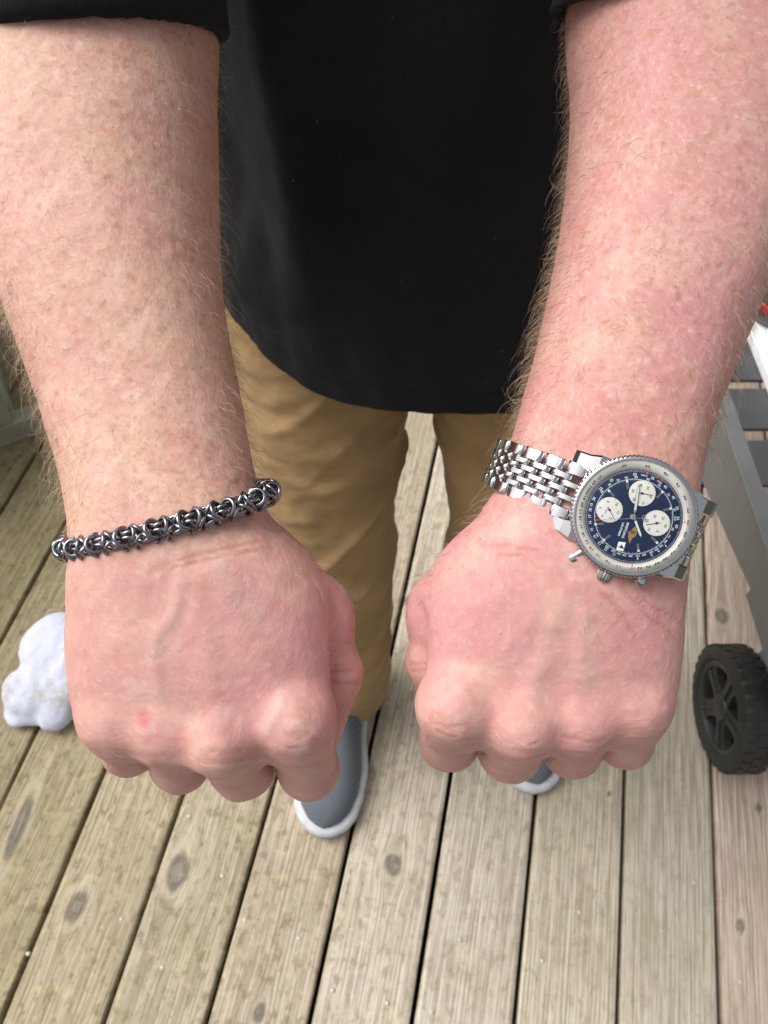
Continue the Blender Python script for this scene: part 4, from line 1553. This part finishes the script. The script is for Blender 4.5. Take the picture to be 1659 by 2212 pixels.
def link_mesh(w):
    mb = MB()
    L_, Tk = pitch * .90, .0026
    V, F = [], []
    secs = []
    for u_ in np.linspace(-1, 1, 13):
        secs.append((u_ * L_ / 2, Tk * (.5 - .14 * u_ * u_ - .30 * abs(u_) ** 7)))
    secs2 = [(s_, zt) for s_, zt in secs]
    n = len(secs2)
    for wv, k in ((-w / 2, .7), (-w / 2 + .00025, 1.0), (w / 2 - .00025, 1.0), (w / 2, .7)):
        for s_, zt in secs2: V.append((s_, wv, zt * k))
        for s_, zt in secs2[::-1]: V.append((s_, wv, -zt * .9 * k))
    m = 2 * n
    for i in range(3):
        for k in range(m):
            l = (k + 1) % m
            F.append((i * m + k, (i + 1) * m + k, (i + 1) * m + l, i * m + l))
    F += [tuple(range(m)), tuple(range(4 * m - 1, 3 * m - 1, -1))]
    mb.add(V, F)
    me = mb.mesh("link", True)
    me.set_sharp_from_angle(angle=math.radians(50))
    me.materials.append(M_STEEL)
    return me


LM_O, LM_I = link_mesh(.0044), link_mesh(.00215)
rows = [(-.0080, LM_O, 0), (-.0046, LM_I, 1), (-.0023, LM_I, 0), (0, LM_I, 1), (.0023, LM_I, 0), (.0046, LM_I, 1), (.0080, LM_O, 0)]
for off, me_, par in rows:
    for i in range(NL):
        j = 2 * i + 1 + par
        if j >= len(bp) - 1: continue
        p_ = bp[j]; t = unit(bp[min(j + 1, len(bp) - 1)] - bp[j - 1])
        y = A3
        t = unit(t - y * np.dot(t, y)); z = np.cross(t, y)
        out = p_ - np.array([A6[0] * UC, A6[1] * UC, -VC])
        flip = np.dot(z, out) < 0
        if flip: y = -y; z = -z
        frac = min(i, NL - 1 - i) / (NL * .3)
        sc = 1.0 - .16 * min(1, frac)
        p2 = p_ + A3 * off * sc
        M = Matrix(((t[0], y[0] * sc, z[0], p2[0]), (t[1], y[1] * sc, z[1], p2[1]), (t[2], y[2] * sc, z[2], p2[2]), (0, 0, 0, 1)))
        link("link", me_, None, watch, M)

# ------------------------------------------------------------------ things on the deck
# crumpled white fleece cloth, lower left
gc = ground(92, 1470)
blobs = [((128, 1400), .10, .075), ((95, 1400), .055, .055), ((60, 1490), .062, .06), ((110, 1480), .085, .062), ((118, 1545), .042, .045), ((45, 1535), .040, .030), ((85, 1530), .040, .035), ((150, 1450), .09, .07)]
bl = []
for (x, y), r, hz in blobs:
    g_ = ground(x, y, hz * .5); bl.append((g_, r, hz))


def fleece(p):
    f = None
    pp = p + (np.stack([fbm(p, 26, 3, s) for s in (1, 2, 3)], -1) - .5) * .011
    for c, r, hz in bl:
        e = ellip(pp, (c[0], c[1], hz * .48), (r * .69, r * .69, hz * .50))
        f = e if f is None else smin(f, e, .012)
    return smax(f, .0008 - p[:, 2], .004)


V, F = isosurf(fleece, gc + np.array([-.20, -.22, -.502 + .5]), gc + np.array([.26, .24, .12]), .005, 2, 1)
V = V + vnormals(V, F) * ((fbm(V, 45, 2, 5) - .5) * .004 - .010 * np.clip(.10 - np.abs(fbm(V, 24, 3, 15) - .5), 0, 1))[:, None]
V[:, 2] = np.maximum(V[:, 2], .0006)
og = np.array([gc[0], gc[1], 0])
me = mesh("white_cloth", V - og, F)
at = me.attributes.new('dirt', 'FLOAT', 'POINT')
dline = ground(96, 1515)
at.data.foreach_set('value', np.exp(-((V[:, 1] - dline[1] + .15 * (V[:, 0] - dline[0])) / .03) ** 2).astype(np.float32))
tag(link("white_cloth", me, M_PLUSH, None, Matrix.Translation(og)), "crumpled bluish white fleece cloth lying on the deck boards", "cloth")

# slatted patio cart, right
cart_o = np.array([.75, .62, 0])
cart = empty("patio_cart", Matrix.Translation(cart_o))
tag(cart, "dark grey slatted patio furniture frame standing on a black spoked wheel", "patio furniture")
TC = Matrix.Translation(-cart_o)
XR = .522
HT = .40
mb = MB()
# side apron, a slanted metal plate with a turned top edge
ap = [(.30, .353), (.489, .335), (.725, .290), (1.15, .290), (1.15, HT), (.30, HT)]
V = [(XR, y, z) for y, z in ap] + [(XR + .004, y, z) for y, z in ap]
n = len(ap)
mb.add(V, [tuple(range(n - 1, -1, -1)), tuple(range(n, 2 * n))] + [(i, (i + 1) % n, n + (i + 1) % n, n + i) for i in range(n)])
bmx = mb
mb.build("side_panel", M_DKMETAL, cart, TC)
MB().box((XR - .002, .30, HT + .0005), (XR + .024, 1.15, HT + .007), bev=.002).build("top_rail", M_DKMETAL, cart, TC)
MB().box((1.10, .30, HT - .05), (1.13, 1.15, HT + .006), bev=.003).build("top_rail", M_DKMETAL, cart, TC)
for i, y0 in enumerate((.405, .512, .621, .727, .829, .94, 1.05)):
    if y0 < .45: continue
    m_ = MB().box((XR + .026, y0 + .008, HT - .003), (1.098, y0 + .092, HT + .004), bev=.002)
    m_.build("slat", M_SLAT, cart, TC)
# leg bracket with rounded lower end
br = []
for t_ in np.linspace(0, math.pi, 14):
    br.append((.405 - .055 * math.cos(t_), .105 - .055 * math.sin(t_)))
br = [(.345, .34)] + [(.350, .22)] + br + [(.462, .22), (.50, .335)]
mb = MB()
V = [(.585, y, z) for y, z in br] + [(.590, y, z) for y, z in br]
n = len(br)
mb.add(V, [tuple(range(n - 1, -1, -1)), tuple(range(n, 2 * n))] + [(i, (i + 1) % n, n + (i + 1) % n, n + i) for i in range(n)])
mb.box((XR + .004, .36, .31), (.585, .50, .335))
mb.build("leg_bracket", M_DKMETAL, cart, TC)
bolt = MB().lathe([(0, .004), (.006, .0035), (.008, 0), (.008, -.002)], 16)
bolt.build("bolt", M_BRUSH, cart, TC @ Matrix.Translation((.583, .45, .245)) @ Matrix.Rotation(-math.pi / 2, 4, 'Y'), auto=40)
for x_, y_ in ((1.10, .36), (1.10, 1.12), (XR + .02, 1.12)):
    MB().box((x_ - .014, y_ - .014, 0), (x_ + .014, y_ + .014, HT - .012 if x_ < 1 else HT - .051), bev=.002).build("leg", M_DKMETAL, cart, TC)


def wheel(c, xdir=1):
    w_o = empty("wheel", TC @ Matrix.Translation(c) @ Matrix.Rotation(math.pi / 2, 4, 'Y'), cart)   # local z -> +x
    R, T = .1025, .052
    mb = MB()
    prof = [(.074, .004), (.080, .000), (.092, .0005), (.0985, .004), (.1010, .009), (.1010, T - .009), (.0985, T - .004), (.090, T), (.074, T - .004)]
    mb.lathe(prof, 72)
    NT = 30
    for k in range(NT):
        for rowi, (z0, z1, ph) in enumerate(((.004, .016, 0), (.019, .033, .5), (.036, .048, 0))):
            a0 = 2 * math.pi * (k + ph) / NT; a1 = a0 + 2 * math.pi / NT * .62
            pr_ = []
            for a in (a0, a1):
                for r in (.0995, .1021):
                    for z in (z0, z1): pr_.append((r * math.cos(a), r * math.sin(a), z))
            mb.add(pr_, [(0, 1, 3, 2), (4, 6, 7, 5), (2, 3, 7, 6), (0, 4, 5, 1), (0, 2, 6, 4), (1, 5, 7, 3)])
    mb.build("tyre", M_RUBBER, w_o, auto=35)
    rm = MB()
    rm.lathe([(.0755, .046), (.0755, .004), (.0715, .002), (.066, .004), (.063, .012), (.063, .046)], 64)
    rm.lathe([(0, .002), (.012, .002), (.021, .004), (.024, .010), (.024, .05)], 40)
    rm.build("rim", M_RIM, w_o, auto=35)
    for k in range(5):
        a = 2 * math.pi * k / 5 + .35
        M = Matrix.Rotation(a, 4, 'Z')
        sp = MB()
        pts_ = [(.019, -.0150), (.034, -.0125), (.050, -.0140), (.0655, -.022), (.0655, .022), (.050, .0140), (.034, .0125), (.019, .0150)]
        sp.prism(pts_, .0075, .020, M=M)
        sp.box((.022, -.0022, .0035), (.064, .0022, .009), M=M, bev=.0008)
        sp.build("spoke", M_RIM, w_o)
    dk = MB().lathe([(.020, .036), (.0735, .036)], 48)
    dk.build("inner_disc", M_RUBBER, w_o)
    return w_o


wheel((.536, .404, .1024))
# white board with a grey pot and red ring on the slats
b0 = np.array([.72, .95, HT + .0045])
wb = MB().box((.605, .775, HT + .0045), (1.06, 1.48, HT + .026), bev=.004)
tag(wb.build("white_board", M_WHITE, None, None), "white board lying on the dark slats beside the person's left arm", "board")
pc = c2w((P3(1662, 640, 1.0))[None])[0]
d_ = pc - CO; tt_ = (HT + .06 - H) / d_[2]; pc = CO + d_ * tt_
pot = empty("grey_pot", Matrix.Translation((pc[0] + .022, pc[1], HT + .0262)))
tag(pot, "grey round pot with a red band standing on the white board", "pot")
MB().lathe([(0, 0), (.040, 0), (.046, .004), (.050, .05), (.052, .090), (.049, .090), (.045, .01), (0, .008)], 48).build("body", M_GREYPOT, pot, auto=40)
MB().lathe([(.0515, .030), (.0545, .031), (.0550, .042), (.0525, .043)], 48, close=True).build("red_band", M_RED, pot, auto=40)
# blue bottle cap on the boards
cpnt = ground(1509, 1034)
cap = MB().lathe([(0, .013), (.014, .013), (.0155, .011), (.0165, 0), (.0150, 0), (.0140, .011)], 72, mod=lambda r, z, a: r * (1 + .03 * math.cos(24 * a)) if r > .0145 else r)
tag(cap.build("bottle_cap", M_BLUE, None, Matrix.Translation((cpnt[0], cpnt[1], .0008)), auto=40), "small ribbed blue cap lying on the deck beyond the watch", "cap")

# weathered bench behind the person, left
bo = ground(40, 955)
bench = empty("wooden_bench", Matrix.Translation((bo[0], bo[1], 0)))
tag(bench, "weathered green grey wooden bench frame standing at the far left of the deck", "bench")
pr0, pr1 = ground(0, 970), ground(87, 940)
bd = unit(np.array([pr1[0] - pr0[0], pr1[1] - pr0[1], 0])); bn = np.array([-bd[1], bd[0], 0])
e_ = ground(95, 936)
BMx = Matrix(((bd[0], bn[0], 0, e_[0] - bo[0]), (bd[1], bn[1], 0, e_[1] - bo[1]), (0, 0, 1, 0), (0, 0, 0, 1)))
bx = lambda lo, hi, nm, b_=.003: MB().box(lo, hi, bev=b_).build(nm, M_BENCH, bench, BMx)
bx((-1.3, 0, .001), (0, .040, .055), "bottom_rail")
bx((-.105, .003, .0555), (-.045, .060, .41), "leg")
bx((-1.25, .003, .0555), (-1.19, .060, .41), "leg")
bx((-.105, .38, .001), (-.045, .44, .80), "leg")
bx((-1.25, .38, .001), (-1.19, .44, .80), "leg")
bx((-.085, .061, .001), (-.045, .379, .055), "side_rail")
for i in range(4):
    bx((-1.3, -.01 + i * .112, .411), (0, .092 + i * .112, .436), "slat")
for i in range(3):
    bx((-1.3, .355, .50 + i * .115), (0, .378, .60 + i * .115), "back_slat")
bx((-1.18, .36, .06), (-.11, .378, .40), "back_panel")
